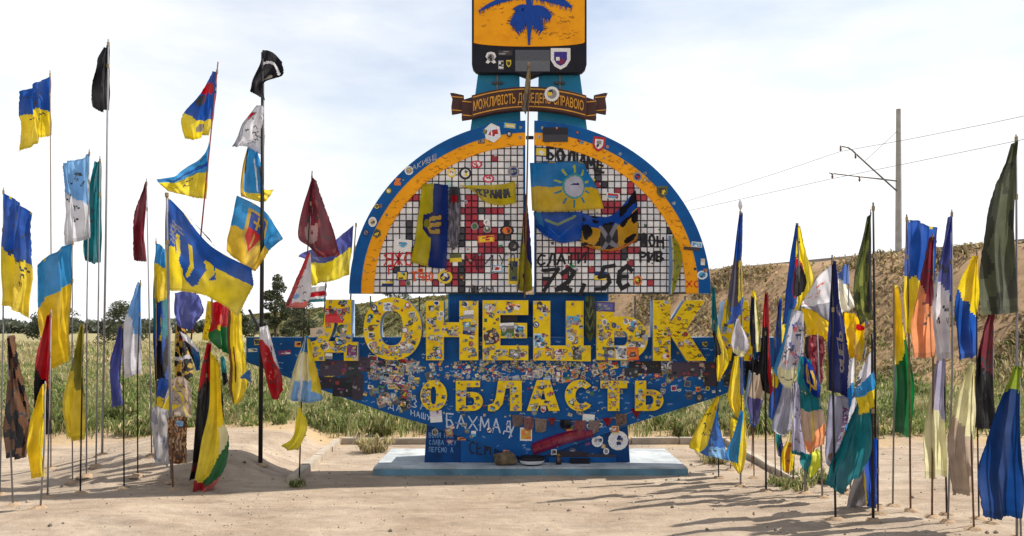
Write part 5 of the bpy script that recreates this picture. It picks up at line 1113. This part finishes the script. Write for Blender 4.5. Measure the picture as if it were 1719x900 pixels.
outer('blue and yellow flag high on the far left pole', 84, 118, 800, 'by', 50, 100, -1, fly=.3)
outer('dark charcoal pennant on the tallest far left pole', 182, 66, 790, 'k', 34, 110, -1, r=.02)
outer('grey-white flag below the charcoal pennant at far left', 150, 250, 812, ['lb','w'], 46, 140, -1, fly=.1)
outer('big blue over yellow flag cut by the left picture edge', 6, 315, 830, 'by', 46, 190, 1, fly=.15, ops=BI)
outer('teal flag hanging in the far left row', 168, 262, 806, 't', 34, 170, -1)
outer('golden flag with blue top in the middle of the far left row', 122, 400, 815, 'sy', 62, 190, -1, fly=.2, ops=[('fill',lin((226,190,40))),('v',0,.35,'s')])
outer('dark red flag beside the red-brown leaning pole at far left', 246, 300, 800, 'm', 34, 130, -1)
outer('red and black flag standing in the far left row', 86, 520, 836, 'rk', 44, 200, -1)
outer('brown camouflage cloth low at the left picture edge', 14, 560, 850, 'br', 40, 200, 1, ops=[('fill',lin((120,84,60))),('camo',7,.1,2,'k')])
outer('small violet flag low in the far left row', 206, 540, 822, 'p', 32, 130, -1)
outer('yellow flag trailing low in the far left row', 76, 640, 858, 'y', 40, 150, -1)
outer('olive and yellow flag right of the far left red and black flag', 140, 540, 828, ['ol','y'], 40, 190, -1)
outer('pale blue and white flag next to the leaning red-brown pole', 236, 470, 812, ['lb','w'], 36, 150, -1)
outer('blue and yellow striped flag at far right beside the camouflage flag', 1522, 360, 858, 'by', 46, 190, 1, ops=BI, fly=.1)
outer('red and orange flag in the far right row', 1566, 392, 868, ['m','o'], 40, 200, -1)
outer('violet flag with white lower half in the far right row', 1598, 352, 876, ['p','w'], 44, 240, -1)
outer('long dark green military flag at the right picture edge', 1706, 226, 905, ['ol'], 76, 290, -1, ops=[('fill',lin((92,96,74))),('camo',5,.15,2,lin((66,68,56)))], r=.018)
outer('large navy flag low at the right picture edge', 1712, 610, 912, ['n','b'], 80, 250, -1, ops=[('fill',lin((20,60,120))),('v',0,.16,lin((150,170,50)))])
outer('yellow flag low behind the teal flag at far right', 1500, 470, 850, ['y','G'], 40, 250, 1)
outer('lilac-white flag hanging in the far right row', 1586, 560, 866, ['li','c'], 44, 230, -1)
outer('pale cream flag in front of the violet one at far right', 1634, 600, 890, ['c','be'], 52, 220, -1)
outer('dark maroon flag between cream flag and navy flag', 1668, 500, 880, ['m','k'], 48, 210, -1)
outer('yellow and blue flag left of the green military flag', 1640, 420, 872, 'yb', 46, 170, -1)

# ---- cloths hung on the arch
def arch_cloth(label, rows, ops, y=-.05, **kw):
    return tag(cloth('hanging_flag', rows, 1.0, ops, dy=y, **kw), label, 'flag', 'flags hung on the arch')
arch_cloth('yellow and blue flag with trident hung upright on the left tiles', [[(709,310),(731,309),(753,312)],[(703,355),(728,356),(753,357)],[(697,400),(725,402),(752,402)],[(690,440),(722,449),(750,452)]], [('fill',lin((22,52,130))),('u',0,.46,lin((206,190,30))),('poly',[(.18,.38),(.5,.34),(.82,.36),(.82,.62),(.4,.64),(.2,.54)],'n'),('stroke',[(.42,.42),(.75,.40)],.025,1,'gd'),('stroke',[(.42,.50),(.75,.48)],.025,1,'gd'),('stroke',[(.42,.42),(.34,.50),(.45,.58),(.72,.57)],.025,1,'gd'),('disc',.32,.48,.09,.05,'ol')], amp=.018, nf=1.5, nu=70, nv=70)
arch_cloth('yellow banner strip with handwriting sagging across the left tiles', [[(768,312),(800,312),(835,311),(865,305)],[(785,316),(802,324),(835,328),(866,324)],[(795,317),(812,338),(838,345),(867,341)]], [('fill',lin((212,190,30))),('text','УКРАЇНА'.replace('Ї','И'),.28,.25,.09,.42,False,.02,'dg')], amp=.015, nf=1.5)
arch_cloth('grey scarf hanging beside the trident flag', [[(755,315),(763,314),(772,316)],[(754,350),(764,352),(774,350)],[(754,400),(764,402),(772,398)],[(756,414),(762,420),(768,412)]], [('fill',lin((110,106,114))),('camo',8,.1,2,lin((160,156,166))),('v',0,.25,'dg'),('poly',[(.2,.14),(.7,.14),(.7,.25),(.2,.25)],'r')], amp=.02, nf=1.6)
arch_cloth('sky-blue and yellow flag with a sun emblem on the right tiles', [[(889,275),(932,274),(975,274),(986,290)],[(891,315),(930,315),(978,315),(1002,318)],[(893,355),(935,357),(975,354),(1013,352)]], [('fill',lin((226,190,40))),('v',0,.50,lin((36,134,200)))]+[('stroke',[(.56+.20*math.cos(a)*.8,.5+.36*math.sin(a)*.8),(.56+.20*math.cos(a)*1.15,.5+.36*math.sin(a)*1.15)],.02,1.5,lin((206,206,60)) if math.sin(a) < 0 else lin((60,140,170))) for a in [i*math.pi/5+.3 for i in range(10)]]+[('disc',.56,.5,.135,.25,lin((90,170,170))),('disc',.56,.5,.115,.21,lin((206,206,222))),('poly',[(.50,.47),(.62,.47),(.60,.42),(.54,.44)],'n'),('v',2,3,'y')], y=-.09, amp=.02, nf=1.3, nu=80, nv=60)
arch_cloth('deep blue flag sagging below the sun-emblem flag', [[(895,357),(935,357),(978,356)],[(900,380),(936,384),(977,380)],[(912,395),(940,408),(974,404)]], [('fill',lin((20,84,180))),('poly',[(0,0),(.16,0),(.2,.5),(.08,.4)],lin((46,130,190))),('stroke',[(.25,.25),(.5,.38),(.85,.15)],.04,1.5,lin((150,170,120))),('stroke',[(.3,.5),(.5,.8),(.85,.4)],.015,1.5,lin((60,120,200)))], y=-.05, amp=.02, nf=1.3)
arch_cloth('blue, black and yellow flag with a silver cross emblem', [[(976,358),(1000,364),(1030,360),(1066,320)],[(977,380),(1004,384),(1034,380),(1069,350)],[(976,412),(1005,416),(1036,410),(1070,392)],[(985,410),(1010,421),(1040,420),(1068,405)]], [('fill',lin((218,164,36))),('half',-.0,-1,-.34,lin((22,80,180))),('camo',6,.12,2,'k'),('disc',.52,.52,.17,.28,lin((60,56,60))),('stroke',[(.38,.32),(.66,.74)],.05,1.3,'g'),('stroke',[(.66,.32),(.38,.74)],.05,1.3,'g'),('disc',.52,.52,.05,.08,'dg'),('v',.82,1.1,lin((206,120,40)))], y=-.05, amp=.02, nf=1.4, nu=70)
arch_cloth('narrow pale blue and olive ribbon hanging on the right tiles', [[(1121,396),(1128,398),(1138,410)],[(1122,440),(1132,442),(1144,440)],[(1121,494),(1127,494),(1132,486)]], [('fill',lin((170,170,40))),('u',0,.3,lin((120,160,210))),('u',.3,.45,'c')], y=-.06, amp=.02, nf=1.2)
rr = flag_only('rolled flag of blue, red and yellow hanging down the arch\'s centre gap', [[(879,325),(881,325),(884,327)],[(877,370),(882,372),(888,370)],[(872,430),(881,432),(892,430)],[(868,486),(880,490),(893,488)]], .985, [('fill',lin((170,160,40))),('half',.3,-1,-.30,lin((30,70,120))),('poly',[(.2,.25),(.9,.2),(.9,.6),(.4,.55)],'m'),('camo',5,.25,2,'n')], amp=.05, nf=1.7)
flag('faded grey-yellow flag furled on the pole in front of the scroll', (888,104,881,488), [[(886,108),(888,107),(890,108)],[(882,135),(887,136),(891,136)],[(879,165),(885,168),(890,160)],[(876,182),(882,192),(886,178)]], [('fill',lin((176,164,130))),('half',1,.3,.8,'gd'),('v',.55,1.1,'fl'),('v',0,.06,'r')], s=.983, hung=True, mat=WOODPOLE, r=.012, amp=.03, nf=1.4)
flag_only('dark camouflage pennon hung between two large letters', [[(983,497),(990,496),(998,497)],[(982,530),(990,534),(999,530)],[(984,566),(990,574),(998,564)]], .984, [('fill',lin((58,66,48))),('camo',7,.1,2,lin((90,104,60))),('stroke',[(.2,.35),(.5,.5),(.8,.35)],.03,1,lin((130,140,90))),('stroke',[(.2,.6),(.5,.75),(.8,.6)],.03,1,lin((130,140,90)))], amp=.015, nf=1)

# ---- bunting, pink strip and small things at the pedestal
bt = empty('bunting', (P(970,705).x, -.03, .8)); tag(bt, 'string of pale and red cloth pennants across the pedestal front', 'bunting')
strip = [(860,698),(890,702),(920,706),(950,708),(985,709),(1010,706),(1040,700),(1066,690),(1080,684)]
MB().tube([P(x, y-1, 1, -.012) for x, y in strip], .005, 5).build('string', paint('cord', (150,140,130), .9), bt)
for k, (px, py, w, h, kd, c) in enumerate([(869,706,18,19,'rect',(150,124,116)),(888,711,17,20,'rect',(166,110,108)),(908,714,19,22,'rect',(170,144,126)),(926,709,14,15,'tri',(170,46,56)),(950,712,20,15,'rect',(36,34,44)),(974,718,20,25,'rect',(160,92,88)),(997,716,18,21,'rect',(168,142,134)),(1020,709,18,15,'tri',(176,34,48)),(1043,704,19,19,'rect',(150,120,104)),(1068,694,19,17,'tri',(160,28,50))]):
    cc = lin(c); sl = math.atan2(-6 if k > 5 else 3, 30)
    tl, tr = (px-w/2, py-h/2-sl*0), (px+w/2, py-h/2)
    rows = [[tl, (px, py-h/2), tr], [(px-w/2*(.55 if kd == 'tri' else 1), py), (px, py+1), (px+w/2*(.55 if kd == 'tri' else .97), py)], [(px-w*(.05 if kd == 'tri' else .48), py+h/2-1), (px, py+h/2+1), (px+w*(.05 if kd == 'tri' else .45), py+h/2-2)]]
    cloth('pennant', rows, 1.0, [('fill',cc),('camo',7,.1,2,tuple(x*.75 for x in cc))], amp=.008, nf=1.1, parent=bt, nu=14, nv=14, dy=-.022)
tag(cloth('pink_streamer', [[(893,744),(925,732),(962,722),(1000,722)],[(893,754),(925,742),(962,731),(998,727)],[(897,764),(926,753),(962,742),(996,733)]], 1.0, [('fill',lin((134,34,92))),('text','НЕПЕРЕМОЖЕМ',.04,.25,.085,.5,False,.03,lin((176,60,76)))], amp=.008, nf=2, dy=-.02, nu=90, nv=24), 'magenta cloth strip with red letters slanting across the pedestal', 'banner')
def lump(name, label, cat, px, py, w, h, d, mat, seed, s=.985):
    """irregular rounded solid resting on the slab"""
    bm = bmesh.new(); bmesh.ops.create_icosphere(bm, subdivisions=4, radius=.5); p = P(px, py, s)
    for v in bm.verts:
        k = 1+.30*noise.noise(v.co*2.6+Vector((seed,0,0)))+.12*noise.noise(v.co*7+Vector((seed,3,0))); v.co = Vector((v.co.x*w*k, v.co.y*d*k, max(v.co.z, -.36)*h*k))
    zmin = min(v.co.z for v in bm.verts)
    bmesh.ops.translate(bm, vec=(p.x, p.y, .128-zmin), verts=bm.verts)
    me = bpy.data.meshes.new(name); bm.to_mesh(me); bm.free(); me.materials.append(mat)
    for q in me.polygons: q.use_smooth = True
    return tag(link(bpy.data.objects.new(name, me)), label, cat)
lump('stone', 'rough brown stone lying at the foot of the pedestal', 'stone', 848, 768, .40, .24, .22, paint('brown_stone', (108,92,72), .95, .4, 9, (60,50,40), .8, bscale=14), 3)
bowl = empty('bowl', (P(893,770,.985).x, -.21, .13)); tag(bowl, 'dark round bowl with a whitish band beside the brown stone', 'bowl')
def lathe(name, prof, cx, cy, mat, parent, n=28):
    vs = []; fs = []
    for r_, z in prof:
        for k in range(n): a = 2*math.pi*k/n; vs.append((cx+r_*math.cos(a), cy+r_*.8*math.sin(a), z))
    for i in range(len(prof)-1):
        for k in range(n): fs.append((i*n+k, i*n+(k+1) % n, (i+1)*n+(k+1) % n, (i+1)*n+k))
    return mesh_obj(name, vs, fs, mat, parent, smooth=True)
bx0 = bowl.location.x
lathe('bowl_body', [(.0,.131),(.12,.131),(.17,.15),(.20,.20),(.215,.27),(.20,.268),(.18,.2),(.0,.17)], bx0, -.21, BLACKP, bowl)
lathe('white_band', [(.172,.155),(.204,.196),(.211,.212),(.200,.196),(.170,.158)], bx0, -.212, paint('white_band', (200,200,206), .5, .1, 8), bowl)
lan = empty('grave_candle', (P(938,770,.985).x, -.16, .13)); tag(lan, 'small dark glass candle lantern right of the bowl', 'candle')
lathe('glass', [(.0,.131),(.045,.131),(.05,.16),(.042,.25),(.03,.27)], lan.location.x, -.16, paint('dark_glass', (40,16,22), .15, .1, 8, spec=.6), lan, 14)
lathe('cap', [(.034,.268),(.04,.285),(.02,.31),(.0,.315)], lan.location.x, -.16, paint('brass_cap', (120,96,50), .4, .1, 8, metal=.7), lan, 14)
bxx = P(975,775,.985).x
b2 = tag(MB().box(bxx-.16, bxx+.16, -.10, .005, .1285, .20).build('box', BLACKP), 'low black box against the pedestal right of the candle', 'box')
MB().box(bxx-.165, bxx+.165, -.105, -.04, .2, .212).build('lid', BLACKP, b2)
